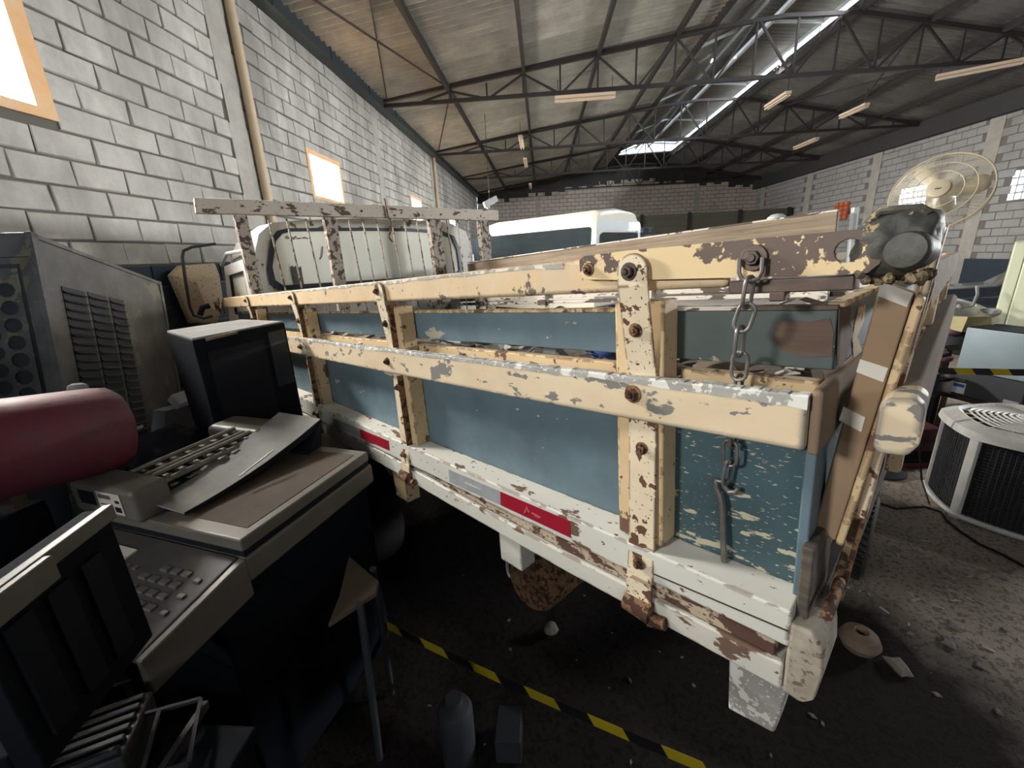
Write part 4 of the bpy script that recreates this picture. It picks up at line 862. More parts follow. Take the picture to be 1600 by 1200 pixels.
# ================================================================== BEYOND THE TRUCK
n2 = np.array([.742, -.670, 0]); n2 /= np.linalg.norm(n2); d2 = np.array([-n2[1], n2[0], 0])   # van: d2 points to its nose side (+X,+Y)
vo = onZ(930, 325, 2.8)    # rear near top corner
van = empty('passenger_van', 'white high-roofed passenger van parked beyond the old truck', 'van', mtx=Matrix(((d2[0], n2[0], 0, vo[0]), (d2[1], n2[1], 0, vo[1]), (0, 0, 1, 0), (0, 0, 0, 1))))
# van frame: X towards its nose, Y across (away from the camera), Z up
def vp(px, py): r = ray(px, py); k = (n2 @ (vo - [0, 0, EYE])) / (n2 @ r); p = r * k + [0, 0, EYE] - [vo[0], vo[1], 0]; return np.array([p @ d2, p[2]])
VL, VW = 5.3, 1.95
ins = [0, .05, .12, .22]
secs = []
def sec(x, top, lean): return [(x, 0, .5), (x, 0, 1.15), (x, .04 + lean, 1.85), (x, .10 + lean, top - .16), (x, .22 + lean, top - .02), (x, VW / 2, top + .05), (x, VW - .22 - lean, top - .02), (x, VW - .10 - lean, top - .16), (x, VW - .04 - lean, 1.85), (x, VW, 1.15), (x, VW, .5)]
prof = [(.0, 2.62, .03), (.05, 2.74, 0), (.16, 2.8, 0), (1.6, 2.8, 0), (3.4, 2.8, 0), (4.1, 2.7, .02), (4.5, 2.3, .05), (4.9, 1.6, .06), (5.2, 1.25, .05), (5.4, 1.0, .1)]
vs = []
for x, t_, l_ in prof:
    s_ = sec(x, t_, l_)
    if t_ < 1.9: s_ = [(a, b, min(c, t_ - .02)) for a, b, c in s_]
    vs += s_
m = MB(); n = 11; m.add(vs, [(k * n + i, k * n + (i + 1) % n, (k + 1) * n + (i + 1) % n, (k + 1) * n + i) for k in range(len(prof) - 1) for i in range(n)] + [tuple(range(n)), tuple((len(prof) - 1) * n + i for i in range(n))])
body = m.obj('body', 'van_white', van, smooth=True)
yy = .075
a, b = vp(765, 367), vp(921, 357); zt = (a[1] + b[1]) / 2
wx0, wx1 = .42, 1.62
for (x0, x1) in ((b[0], a[0]), (a[0] + .14, a[0] + 1.2), (a[0] + 1.3, 4.2)):
    z1 = zt; z0 = 1.70
    q = rrect(x0, x1, z0, z1, .07)
    MB().poly([q], lambda u, v, d: (u, (.026 + (v - 1.7) * .076) - .006 - d, v), .012).obj('side_window', 'van_glass', van)
for x in (a[0] + .07, a[0] + 1.25): MB().box(x - .004, x + .004, .03, .09, .6, 2.5).obj('panel_seam', 'seal_black', van)
rv = MB().poly([rrect(.18, VW - .18, 1.6, 2.30, .1)], lambda u, v, d: (.028 - (v - 1.6) * .02 - .045 - d, u, v), -.006); rv.obj('rear_window', 'van_glass', van)
MB().poly([rrect(.04, VW - .04, .75, 2.56, .14), rrect(.14, VW - .14, 1.56, 2.34, .12)[::-1]], lambda u, v, d: (-.012 + d, u, v), .012).obj('rear_door', 'van_grey', van)
MB().box(-.12, .1, .05, VW - .05, .42, .66).obj('bumper', 'junk_grey', van, bevel=.03)
MB().tube([(.5, .02, 1.32), (3.9, .02, 1.32)], .02, 6).obj('side_trim', 'junk_grey', van)
MB().box(.1, 4.9, .1, VW - .1, .25, .5).obj('underbody', 'dark_iron', van)
for x in (1.0, 4.3):
    for y, ax in ((.0, (0, 1, 0)), (VW, (0, -1, 0))): wheel((x, y, .34), van, R=.34, wd=.22, ax=ax)
# grille of steel stacked container, tank, dish at the back
c0 = onX(1030, 345, 22); m = empty('sheet_metal_container', 'long dull green ribbed metal container by the far wall', 'container', mtx=Matrix.Translation((22, -8.3, 0)))
sh0, y0c, y1c = 0, 3.6, -3.2
MB().box(0, 2.6, y1c, y0c, 0, 3.42).obj('body', 'container_green', m)
for k in range(10): z = .5 + k * .3; MB().box(-.05, 0, y1c, y0c, z, z + .11).obj('rib', 'container_green', m)
for y in (-3.2, -1.0, 1.3, 3.5): MB().box(-.07, 0, y - .05, y + .12, 0, 3.46).obj('post', 'truss_steel', m)
wq = atD(1008, 345, 15); t = empty('water_tank', 'dark blue plastic water tank between the van and the green container', 'tank', mtx=Matrix.Translation((wq[0], wq[1], 0)))
MB().lathe((0, 0, 1.6), (0, 0, 1), [(.42, 0), (.5, .1), (.5, .65), (.44, .78), (.26, .85), (.26, .95)], 20).obj('shell', 'tank_blue', t, smooth=True); MB().lathe((0, 0, 2.55), (0, 0, 1), [(.28, 0), (.28, .06), (.1, .09)], 18).obj('lid', 'tank_blue', t, smooth=True)
for sx_ in (-.3, .3):
    for sy_ in (-.3, .3): MB().box(sx_ - .04, sx_ + .04, sy_ - .04, sy_ + .04, 0, 1.6).obj('leg', 'truss_steel', t)
MB().box(-.45, .45, -.45, .45, 1.54, 1.6).obj('shelf', 'truss_steel', t)
# ---- dark car
cq = onX(1505, 400, 7.2)
car = empty('dark_car', 'dark car with a pale blue roof parked behind the junk on the right', 'car', mtx=frame((7.6, -6.3, 0), (-.55, -.83, 0), (.83, -.55, 0)))
pr_ = [(-.2, .75), (.0, .98), (.9, 1.06), (1.45, 1.50), (2.0, 1.60), (2.9, 1.58), (3.5, 1.15), (4.2, 1.02), (4.35, .7)]
m = MB(); vs = []
for x, z in pr_:
    k = .18 if z > 1.2 else .03
    vs += [(x, -.02 + .0, .35), (x, -.06, .8), (x, k * 1., max(.85, z - .08)), (x, k + .12, z), (x, 1.7 - k - .12, z), (x, 1.7 - k, max(.85, z - .08)), (x, 1.76, .8), (x, 1.72, .35)]
n = 8; m.add(vs, [(k * n + i, k * n + (i + 1) % n, (k + 1) * n + (i + 1) % n, (k + 1) * n + i) for k in range(len(pr_) - 1) for i in range(n)] + [tuple(range(n)), tuple((len(pr_) - 1) * n + i for i in range(n))]); m.obj('body', 'car_dark', car, smooth=True)
MB().hexa([(1.3, .27, 1.50), (2.95, .27, 1.56), (2.95, 1.42, 1.56), (1.3, 1.42, 1.50), (1.5, .35, 1.585), (2.8, .35, 1.64), (2.8, 1.34, 1.64), (1.5, 1.34, 1.585)]).obj('roof', 'car_blue', car, bevel=.03)
for q in ([(1.0, 1.08), (1.48, 1.44), (2.05, 1.5), (2.05, 1.08)], [(2.12, 1.08), (2.12, 1.5), (2.85, 1.5), (3.35, 1.12)]):
    MB().poly([q], lambda u, v, d: (u, .10 * (v - 1.0) * 2.6 - .02 + d, v), .008).obj('side_window', 'van_glass', car)
MB().box(1.15, 1.3, -.18, -.02, 1.08, 1.18).obj('wing_mirror', 'car_dark', car, bevel=.03)
for x in (.6, 3.5):
    for y, ax in ((-.05, (0, 1, 0)), (1.75, (0, -1, 0))): wheel((x, y, .31), car, R=.31, wd=.2, ax=ax)
# ---- pedestal fan
fc = atD(1467, 300, 2.9); vdir = np.array([0, 0, EYE]) - fc; vdir /= np.linalg.norm(vdir)
fn_ = vdir + np.array([.0, .25, .52]); fn_ /= np.linalg.norm(fn_)
R_ = frame((0, 0, 0), np.cross((0, 0, 1), fn_), np.cross(fn_, np.cross((0, 0, 1), fn_)))
fan = empty('pedestal_fan', 'cream industrial pedestal fan with a round wire guard above the truck tail', 'fan', mtx=Matrix.Translation((fc[0], fc[1], 0)))
def fp(u, v, w_): q = R_ @ Vector((u, v, w_)); return np.array([q[0], q[1], q[2] + fc[2]])
FR = .262
def fring(r, w_, t_, mb): mb.tube([fp(r * math.cos(a), r * math.sin(a), w_) for a in np.linspace(0, 2 * PI, 49)[:-1]], t_, 6, closed=True)
m = MB(); fring(FR, 0, .006, m); fring(FR, -.035, .004, m); m.obj('guard_rim', 'fan_cream', fan, smooth=True)
m = MB()
NR = 21
for k in range(NR):
    r = .07 + (FR - .075) * k / NR; w_ = .055 * math.cos(r / FR * PI / 2) ** .6; 
    if k in (6, 13): fring(r, w_ - .003, .0028, m)
for k in range(150):
    a = 2 * PI * k / 150
    m.tube([fp(r * math.cos(a + .35 * r / FR), r * math.sin(a + .35 * r / FR), 0.05 * math.cos(min(r / FR, 1) * PI / 2) ** .6) for r in (.05, .09, .14, .19, .235, FR)], .0011, 3, caps=False)
m.obj('front_guard', 'fan_wire', fan, kind='stuff', fix=False)
m = MB()
for k in range(60):
    a = 2 * PI * k / 60; m.tube([fp(r * math.cos(a), r * math.sin(a), -.035 - .09 * math.cos(min(r / FR, 1) * PI / 2) ** .6) for r in (.06, .13, .21, FR)], .0012, 3, caps=False)
m.obj('rear_guard', 'fan_wire', fan, kind='stuff', fix=False)
MB().lathe(fp(0, 0, .045), fn_, [(.062, 0), (.060, .014), (.045, .02), (.02, .022)], 28).obj('badge_disc', 'fan_cream', fan, smooth=True)
m = MB(); 
for a0_ in (-.3, 1.9): m.fbox(fp(-.008 + .012 * math.cos(a0_), -.012, .068), fp(.016, .006, 0) - fp(0, 0, 0), fp(-.002, .006, 0) - fp(0, 0, 0), fn_ * .001)
m.obj('badge_mark', 'seal_black', fan)
for k in range(3):
    a = math.radians((118, 5, 245)[k]); m = MB(); vs = []
    for r, wd in ((.04, .035), (.09, .065), (.15, .095), (.19, .105), (.22, .085), (.238, .04)):
        for s in (-1, 1):
            t_ = a + s * wd / r * .55 + .15 * (r / .27); vs.append(fp(r * math.cos(t_), r * math.sin(t_), -.02 + s * .018))
    m.add(vs, [(2 * i, 2 * i + 1, 2 * i + 3, 2 * i + 2) for i in range(5)]); o = m.obj('blade', 'fan_cream', fan, smooth=True, fix=False); o.modifiers.new('s', 'SOLIDIFY').thickness = .003
MB().tube([fp(0, 0, -.02), fp(0, 0, -.10), fp(0, 0, -.22), fp(0, 0, -.25)], [.03, .075, .07, .03], 18).obj('motor', 'fan_cream', fan, smooth=True)
b_ = fp(0, 0, -.16); MB().tube([(b_[0], b_[1], .05), (b_[0], b_[1], b_[2])], .02, 10).obj('pole', 'fan_cream', fan, smooth=True)
MB().lathe((b_[0], b_[1], 0), (0, 0, 1), [(.18, 0), (.18, .02), (.05, .05), (.03, .2)], 24).obj('base', 'junk_grey', fan, smooth=True)
# ---- condensing unit on the floor at the right
cl_, cf_, cr_ = onZ(1447, 788, 0), onZ(1487, 808, 0), onZ(1600, 838, 0)
cn = empty('condensing_unit', 'round air conditioner condensing unit with white slotted top and dark mesh sides', 'condenser', mtx=Matrix.Translation((cf_[0], cf_[1], 0)))
ux = (cr_ - cf_); ux /= np.linalg.norm(ux); uy = np.array([-ux[1], ux[0], 0]); uy = uy if uy[0] > 0 else -uy
ctr = ux * .30 + uy * .34; RAD = .40; CH = .60
a0c = math.atan2(*( -ctr)[:2][::-1])
octp = [ctr + np.array([math.cos(a0c + k * PI / 3.), math.sin(a0c + k * PI / 3.), 0]) * np.linalg.norm(ctr) for k in range(6)]
m = MB(); n = 48; pts = []
def roundp(k, rr_=1.0):
    a = a0c + 2 * PI * k / n; return ctr + np.array([math.cos(a), math.sin(a), 0]) * np.linalg.norm(ctr) * rr_ * (1 - .07 * abs(math.sin(1.5 * (a - a0c) * 2)) ** 1.0)
m.add([roundp(k, .93) + [0, 0, .04] for k in range(n)] + [roundp(k, .93) + [0, 0, CH] for k in range(n)], [(k, (k + 1) % n, n + (k + 1) % n, n + k) for k in range(n)]); core = m.obj('coil_core', 'cond_mesh', cn, smooth=True)
m = MB()
for i in range(24): m.tube([roundp(k, .955) + [0, 0, .05 + i * (CH - .06) / 24] for k in range(n)], .004, 3, closed=True)
for k in range(0, n * 2): a = roundp(k / 2, .96); m.bar(a + [0, 0, .04], a + [0, 0, CH], .004)
m.obj('side_mesh', 'junk_grey', core, kind='stuff', fix=False)
for k in range(6):
    p_ = octp[k] * 1.0; d_ = (ctr - p_); d_ /= np.linalg.norm(d_); s_ = np.cross(d_, (0, 0, 1))
    MB().fbox(p_ - s_ * .028 + d_ * .0, s_ * .056, d_ * .03, (0, 0, CH)).obj('corner_post', 'cond_white', cn, bevel=.005)
MB().tube([roundp(k, 1.0) + [0, 0, .03] for k in range(n)], .018, 6, closed=True).obj('base_ring', 'cond_white', cn, smooth=True)
m = MB(); lo = [roundp(k, 1.06) + [0, 0, CH] for k in range(n)]; hi = [roundp(k, 1.04) + [0, 0, CH + .05] for k in range(n)]; top_ = [roundp(k, .86) + [0, 0, CH + .085] for k in range(n)]; inr = [roundp(k, .80) + [0, 0, CH + .07] for k in range(n)]
m.add(lo + hi + top_ + inr, [(j * n + k, j * n + (k + 1) % n, (j + 1) * n + (k + 1) % n, (j + 1) * n + k) for j in range(3) for k in range(n)]); tp = m.obj('top_cover', 'cond_white', cn, smooth=True, fix=False)
m = MB()
for j in range(9): m.tube([roundp(k, .16 + .07 * j) + [0, 0, CH + .10 - .003 * j] for k in range(n)], .008, 4, closed=True)
for k in range(0, n, 2): m.bar(roundp(k, .12) + [0, 0, CH + .085], roundp(k, .82) + [0, 0, CH + .072], .006)
m.obj('slotted_grille', 'cond_white', tp, kind='stuff', fix=False)
MB().lathe(ctr + [0, 0, CH + .07], (0, 0, 1), [(.09, 0), (.09, .03), (.06, .045)], 18).obj('fan_cap', 'cond_white', tp, smooth=True)
# ---- silver case on the shelf, fridge, pots
bt = onX(1482, 520, 3.55); br = onX(1600, 514, 3.62)
q = [onX(1480, 521, 3.95), onX(1597, 514, 3.5), onX(1596, 632, 3.5), onX(1481, 628, 3.95)]
o0 = q[3]; o0[2] = (q[2][2] + q[3][2]) / 2 + .02; ex = q[2] - q[3]; ex[2] = 0; ez = np.array([0, 0, (q[0][2] + q[1][2]) / 2 - o0[2]]); ed = np.cross(ez, ex); ed /= np.linalg.norm(ed); ed = ed if ed[0] > 0 else -ed
tow = empty('silver_case', 'silver and grey computer case with a blue sticker behind the striped tape', 'computer', mtx=Matrix.Translation(o0))
L_ = np.linalg.norm(ex)
MB().fbox((0, 0, 0), ex, ed * .34, ez).obj('shell', 'black_plastic', tow, bevel=.01)
MB().fbox(-ed * .012 + ez * .38, ex, ed * .02, ez * .61).obj('upper_panel', 'tower_silver', tow, bevel=.006)
MB().fbox(-ed * .006, ex, ed * .02, ez * .37).obj('lower_panel', 'junk_grey', tow, bevel=.006)
s_ = MB().fbox(-ed * .010 + ex * .01 + ez * .03, ex * .20, ed * .004, ez * .16).obj('sticker', 'sticker_white', tow)
MB().fbox(-ed * .0115 + ex * .025 + ez * .125, ex * .17, ed * .004, ez * .045).obj('sticker_band', 'sticker_blue', s_)
MB().fbox(-ed * .010 + ex * .02 + ez * .21, ex * .16, ed * .004, ez * .05).obj('sticker', 'copier_key', tow); MB().fbox(-ed * .010 + ex * .77 + ez * .05, ex * .2, ed * .004, ez * .045).obj('maker_badge', 'tape_grey', tow)
sp = empty('low_rack', 'dark rack holding the silver case behind the condensing unit', 'rack', mtx=Matrix.Translation((o0[0], o0[1], 0)))
MB().fbox((0, 0, o0[2] - .045) - ex * .6 + ed * 0, ex * 2.2, ed * .42, (0, 0, .04)).obj('shelf', 'dark_iron', sp)
for i_ in (-.58, 1.55):
    for j_ in (.02, .37): MB().fbox(np.array((0, 0, 0)) + ex * i_ + ed * j_, ex * .06, ed * .04, (0, 0, o0[2] - .05)).obj('leg', 'dark_iron', sp)
f0 = onX(1552, 500, 4.6); rdx = np.array([*ray(1552, 450)[:2], 0]); rdx /= np.linalg.norm(rdx)
fr = empty('cream_fridge', 'pale cream refrigerator standing at the right edge', 'refrigerator', mtx=frame((4.6, f0[1], 0), rdx, (-rdx[1], rdx[0], 0)))
zt = onX(1571, 379, 4.5)[2]
MB().box(0, .65, -.62, 0, .05, zt).obj('body', 'fridge_cream', fr, bevel=.015)
MB().box(-.05, -.008, -.62, -.085, .08, zt).obj('door', 'fridge_cream', fr, bevel=.012); MB().box(-.045, -.005, -.082, .0, .05, zt - .01).obj('side_panel', 'fridge_cream', fr, bevel=.008)
MB().box(.02, .6, -.58, -.04, 0, .05).obj('plinth', 'black_plastic', fr)
def thing(mb, nm, m, lab, cat, **k): return mb.obj(nm, m, label=lab, cat=cat, **k)
# junk bench behind the tailgate on the right
jb = onX(1475, 560, 4.0)
t = empty('work_bench', 'dark cluttered bench behind the truck tail', 'bench', mtx=Matrix.Translation((4.80, -3.25, 0)))
MB().box(-.5, .9, -.78, .9, .82, .88).obj('bench_top', 'dark_wood', t)
for a in (-.45, .82):
    for b in (-.74, .83): MB().box(a, a + .06, b, b + .06, 0, .82).obj('leg', 'dark_iron', t)
MB().box(-.48, .88, -.72, .85, .35, .38).obj('shelf', 'dark_wood', t)
def tb(px, py, z=.88): return onZ(px, py, z)
p0 = onX(1508, 500, 4.4)
m = MB().lathe((p0[0] + .05, p0[1] + .02, .88), (0, 0, 1), [(.17, 0), (.19, .16), (.19, .18)], 28)
thing(m, 'dark_bucket', 'junk_grey', 'grey bucket under the metal pot lid on the bench', 'bucket', smooth=True)
tl_ = empty('metal_pot_lid', 'dusty steel pot lid tilted up on the bench, with a rod on it', 'lid', mtx=frame((p0[0] + .03, p0[1], 1.19), (.10, -1, -.08), (.9, .1, .38)))
MB().lathe((0, 0, 0), (0, 0, 1), [(.25, 0), (.255, .012), (.24, .02), (.12, .045), (.03, .06)], 32).obj('lid_plate', 'steel_pot', tl_, smooth=True)
MB().tube([(.02, -.02, .05), (.06, .05, .15), (.08, .12, .20)], .013, 8).obj('rod', 'steel_pot', tl_, smooth=True); MB().lathe((-.1, -.02, .04), (0, 0, 1), [(.03, 0), (.03, .03), (.01, .04)], 12).obj('valve', 'steel_pot', tl_, smooth=True)
rj = random.Random(21)
for k, (px, py, s, mt_, nm, lab, cat) in enumerate(((1475, 585, .10, 'steel_pot', 'metal_bowl', 'dented steel bowl lying under the tape next to the silver case', 'bowl'), (1470, 560, .09, 'plastic_purple', 'plastic_dish', 'purplish plastic dish beside the silver case', 'dish'), (1512, 502, .1, 'cardboard', 'cardboard_carton', 'crumpled olive cardboard carton on the bench above the silver case', 'box'), (1545, 488, .08, 'steel_pot', 'tin_can', 'shiny tin beside the fridge', 'can'), (1458, 548, .07, 'debris_paper', 'paper_bundle', 'pale bundle of paper by the tailgate', 'paper'), (1480, 515, .09, 'plastic_purple', 'brown_tray', 'brown pink tray under the pot lid', 'tray'))):
    p = onX(px, py, 4.2 + .03 * k); m = MB()
    if mt_ in ('cardboard',): m.hexa([(p[0] - s, p[1] - s * 1.3, p[2] - .08), (p[0] + s, p[1] - s * 1.2, p[2] - .08), (p[0] + s, p[1] + s, p[2] - .08), (p[0] - s, p[1] + s * 1.2, p[2] - .08), (p[0] - s * .8, p[1] - s * 1.2, p[2] + s * .5), (p[0] + s, p[1] - s, p[2] + s * .7), (p[0] + s * .9, p[1] + s, p[2] + s * .4), (p[0] - s, p[1] + s, p[2] + s * .6)])
    elif 'bundle' in nm:
        for j in range(5): m.box(p[0] - s + rj.uniform(-.02, .02), p[0] + s, p[1] - s, p[1] + s + rj.uniform(-.03, .03), p[2] - .03 + j * .012, p[2] - .021 + j * .012)
    else: m.lathe(p - [0, 0, s * .5], (rj.uniform(-.3, .3), rj.uniform(-.3, .3), 1), [(s * .5, 0), (s * .95, s * .35), (s, s * .7), (s * .9, s * .68), (s * .5, s * .1)], 20)
    thing(m, nm, mt_, lab, cat, smooth='bundle' not in nm and 'carton' not in nm)
# heap of dark scrap below, between tail and condenser
for k, (px, py, z, sx_, sy_, sz_, mt_, nm, lab, cat) in enumerate(((1412, 690, 3.62, .14, .18, .36, 'red_tank', 'dark_red_box', 'dark red metal box on the floor behind the truck tail', 'box'), (1425, 610, 3.98, .1, .13, .74, 'navy', 'navy_cabinet', 'navy blue cabinet in shadow behind the truck tail', 'cabinet'))):
    p = onX(px, py, z); m = MB().box(p[0] - sx_, p[0] + sx_, p[1] - sy_, p[1] + sy_, 0, max(sz_, .3)); t = thing(m, nm, mt_, lab, cat, bevel=.015)
    MB().box(-sx_ - .01, -sx_ + .01, -sy_ * .8, sy_ * .8, sz_ * .15, sz_ * .45).obj('front_panel', 'copier_dark', t, bevel=.004); MB().bar((-sx_ - .02, -.1, sz_ * .7), (-sx_ - .02, .1, sz_ * .7), .02).obj('handle', 'dark_iron', t)
# loose tyre behind the tail
p = onZ(1312, 925, 0); tx = np.array([1., -.55, 0]); tx /= np.linalg.norm(tx)
t = empty('loose_tyre', 'dusty tyre standing behind the truck tail with its tread towards the camera', 'tyre', mtx=frame((p[0] + .20, p[1] - .17, .255), (.64, .77, 0), (-.77, .64, 0)) @ Matrix.Scale(.82, 4))
MB().lathe((-.09, 0, 0), (1, 0, 0), [(.18, 0), (.26, -.005), (.30, .02), (.31, .05), (.31, .13), (.30, .16), (.26, .185), (.18, .18)], 40).obj('casing', 'tyre_dusty', t, smooth=True)
m = MB()
for k in range(44):
    a = 2 * PI * k / 44
    for s in (-1, 1): m.bar((-.01 + s * .065, .312 * math.cos(a), .312 * math.sin(a)), (-.01 + s * .005, .314 * math.cos(a + .05), .314 * math.sin(a + .05)), .022, .014, up=(0, math.cos(a), math.sin(a)))
m.obj('tread_blocks', 'tyre', t, kind='stuff', fix=False)
# clay pot and stones
p = onZ(1340, 1012, 0); m = MB().lathe((p[0], p[1], .0), (0, 0, 1), [(.03, 0), (.07, .015), (.085, .05), (.07, .085), (.035, .10), (.03, .105), (.024, .10), (.02, .05)], 28)
thing(m, 'clay_pot', 'clay', 'small round clay pot on the floor behind the tail', 'pot', smooth=True)
def stone(px, py, s, mt_='stone', fl=.5, rr=random.Random(77)):
    p = onZ(px, py, 0); b = MB(); n = 8; z = [0, s * fl * .5, s * fl]; rad = [.8, 1, .55]; vs = []
    ph = rr.random() * 6
    for zz, ra in zip(z, rad): vs += [(p[0] + s * ra * (1 + .25 * math.sin(3 * k + ph)) * math.cos(2 * PI * k / n), p[1] + s * ra * (.7 + .2 * math.cos(2 * k + ph)) * math.sin(2 * PI * k / n), zz) for k in range(n)]
    b.add(vs, [(j * n + k, j * n + (k + 1) % n, (j + 1) * n + (k + 1) % n, (j + 1) * n + k) for j in range(2) for k in range(n)] + [tuple(range(n)), tuple(2 * n + k for k in range(n))]); return b
for px, py, s, lab in ((1404, 1045, .06, 'flat grey stone on the floor nearest the camera'), (1480, 1005, .035, 'pale yellowish stone fragment on the right floor'), (1488, 978, .03, 'pale curved shard beside the yellowish stone'), (1400, 860, .028, 'white chip of plaster below the tyre'), (1565, 902, .03, 'brown stone under the long cable'), (1530, 1040, .02, 'small stick-like chip at the right')):
    thing(stone(px, py, s), 'stone', 'stone' if s > .05 else 'dusty_top', lab, 'stone')
m = MB(); rr = random.Random(5)
for k in range(900):
    x = rr.uniform(.6, 6.5); y = rr.uniform(-6.5, -.2) if rr.random() < .85 else rr.uniform(-.2, 3.4); s = rr.uniform(.004, .020) * (1.5 if rr.random() < .08 else 1); a = rr.uniform(0, PI); h = rr.uniform(.2, .6) * s
    c, sn = math.cos(a) * s, math.sin(a) * s; w_ = rr.uniform(.25, .9)
    if (x > 3.3 and y < -2.3) or (1.8 < x < 3.5 and -3.9 < y < -2.6) or (y > .55 and x < 2.6) or abs(-(x - TO[0]) * .67 * 0 + (x - TO[0]) * T[0, 1] + (y - TO[1]) * T[1, 1] - 2.75) < .35: continue
    m.hexa([(x - c, y - sn, 0), (x + sn * w_, y - c * w_, 0), (x + c, y + sn, 0), (x - sn * w_, y + c * w_, 0), (x - c * .7, y - sn * .7, h), (x + sn * .6 * w_, y - c * .6 * w_, h), (x + c * .7, y + sn * .7, h), (x - sn * .6 * w_, y + c * .6 * w_, h)])
m.obj('floor_litter', 'stone', kind='stuff', label='small chips of plaster and dirt scattered on the floor', cat='debris')
m = MB(); rr = random.Random(31)
for k in range(150):
    x = rr.uniform(1.7, 3.6); y = -rr.uniform(1.3, 3.4); s = rr.uniform(.008, .03); a = rr.uniform(0, PI)
    if (1.8 < x < 3.5 and y < -2.6) or (x > 3.3 and y < -2.3): continue
    m.fbox((x, y, .001), (math.cos(a) * s * 1.8, math.sin(a) * s * 1.8, rr.uniform(0, .006)), (-math.sin(a) * s * .4, math.cos(a) * s * .4, 0), (0, 0, .003))
m.obj('paint_flakes', 'debris_paper', kind='stuff', label='pale flakes and splinters scattered on the earth floor at right', cat='debris')
# cables
m = MB(); m.tube([onZ(px, py, .015) + [0, 0, 0] for px, py in ((1365, 783), (1400, 795), (1445, 792), (1470, 800), (1478, 812), (1500, 830), (1530, 850), (1570, 868), (1600, 885))], .008, 6); thing(m, 'cable', 'cable', 'black cable lying on the floor in front of the condensing unit', 'cable', smooth=True)
m = MB(); q = [onX(px, py, 3.05) for px, py in ((1470, 560), (1452, 610), (1441, 660), (1437, 710), (1440, 750))]; q.append(onZ(1452, 788, .02)); m.tube(q, .007, 6); thing(m, 'hanging_cable', 'cable', 'thin dark cable hanging beside the condensing unit', 'cable', smooth=True)
# striped hazard tapes
def hazard(pa, pb, w_, n, lab, sag=.0, slant=.6):
    pa, pb = np.array(pa), np.array(pb); t = empty('striped_tape', lab, 'tape', mtx=Matrix.Translation((pa + pb) / 2)); c = (pa + pb) / 2; d = (pb - pa) / n; u = np.array([0, 0, 1.]); s = np.cross(d, u); s /= np.linalg.norm(s); Lk = np.linalg.norm(d)
    f = lambda k: np.array([0, 0, -sag * 4 * (k / n) * (1 - k / n)])
    for k in range(n):
        a = pa + d * k + f(k) - c; b = pa + d * (k + 1) + f(k + 1) - c; sh = d / Lk * w_ * slant; up = u * w_; th = s * .0012
        MB().hexa([a, b, b + th, a + th, a + up + sh, b + up + sh, b + up + sh + th, a + up + sh + th]).obj('yellow_stripe' if k % 2 == 0 else 'black_stripe', 'tape_yellow' if k % 2 == 0 else 'tape_black', t)
    return t
hazard(onX(1440, 584, 2.95), onX(1640, 588, 2.95), .045, 7, 'yellow and black striped tape stretched across the silver case', 0, -.9)
pa = onZ(596, 978, .12); pb = onZ(1110, 1212, .12); hazard(pa, pb, .05, 11, 'yellow and black striped tape hanging low under the truck side', .02, -.6)
# ================================================================== JUNK AT THE LEFT
# copier (frame: X along its right edge, Y to the left, Z up)
pc = onZ(375, 845, 1.1); pa = onZ(575, 705, 1.1); ex = pa - pc; LX = np.linalg.norm(ex)
cop = empty('office_copier', 'dusty cream office copier with paper feeder on top, in the shade at left', 'copier', mtx=frame((pc[0], pc[1], 0), ex, (-ex[1], ex[0], 0)))
Mi = np.array(cop.matrix_world.inverted())
def cl2(p): return (Mi @ np.array([*p, 1]))[:3]
def cz(px, py, z): return cl2(onZ(px, py, z))
LY = .66; Z1 = 1.1
MB().box(.0, LX, 0, LY, Z1 - .045, Z1).obj('lid', 'copier_cream', cop, bevel=.008)
MB().box(.055, LX - .05, .035, LY - .02, Z1 - .001, Z1 + .002).obj('lid_dust', 'copier_dust', cop, bevel=.001)
MB().box(.004, LX - .006, .004, LY, Z1 - .065, Z1 - .045).obj('lid_gap', 'copier_dark', cop)
MB().box(-.005, LX + .01, -.004, LY, Z1 - .155, Z1 - .065).obj('upper_body', 'copier_cream', cop, bevel=.012)
MB().box(-.10, LX - .01, .03, LY, .06, Z1 - .155).obj('lower_body', 'black_plastic', cop, bevel=.01)
m = MB().hexa([(-.30, .02, Z1 - .17), (-.02, .02, Z1 - .11), (-.02, LY - .02, Z1 - .11), (-.30, LY - .1, Z1 - .17), (-.30, .02, Z1 - .125), (-.0, .02, Z1 - .060), (-.0, LY - .02, Z1 - .060), (-.30, LY - .1, Z1 - .125)]); pan = m.obj('control_panel', 'copier_panel', cop, bevel=.01)
MB().hexa([(-.31, .0, Z1 - .24), (.0, -.004, Z1 - .20), (.0, .03, Z1 - .20), (-.31, .03, Z1 - .24), (-.31, .0, Z1 - .13), (.0, -.004, Z1 - .065), (.0, .025, Z1 - .065), (-.31, .025, Z1 - .13)]).obj('panel_side', 'copier_cream', cop, bevel=.006)
pz = lambda x: Z1 - .060 + (x) * .065 / .30
for i in range(4):
    for j in range(4 if i else 3):
        x = -.09 - i * .036; y = .13 + j * .045; MB().box(x - .011, x + .011, y - .016, y + .016, pz(x) - .004, pz(x) + .006).obj('key', 'copier_key', pan, bevel=.003)
for i in range(3): x = -.10 - i * .05; MB().box(x - .008, x + .008, .06, .085, pz(x) - .004, pz(x) + .006).obj('key', 'copier_key', pan, bevel=.003)
for i in range(3):
    for j in range(2): x = -.11 - i * .03; y = .33 + j * .035; MB().box(x - .007, x + .007, y - .009, y + .009, pz(x) - .004, pz(x) + .005).obj('key', 'copier_key', pan, bevel=.002)
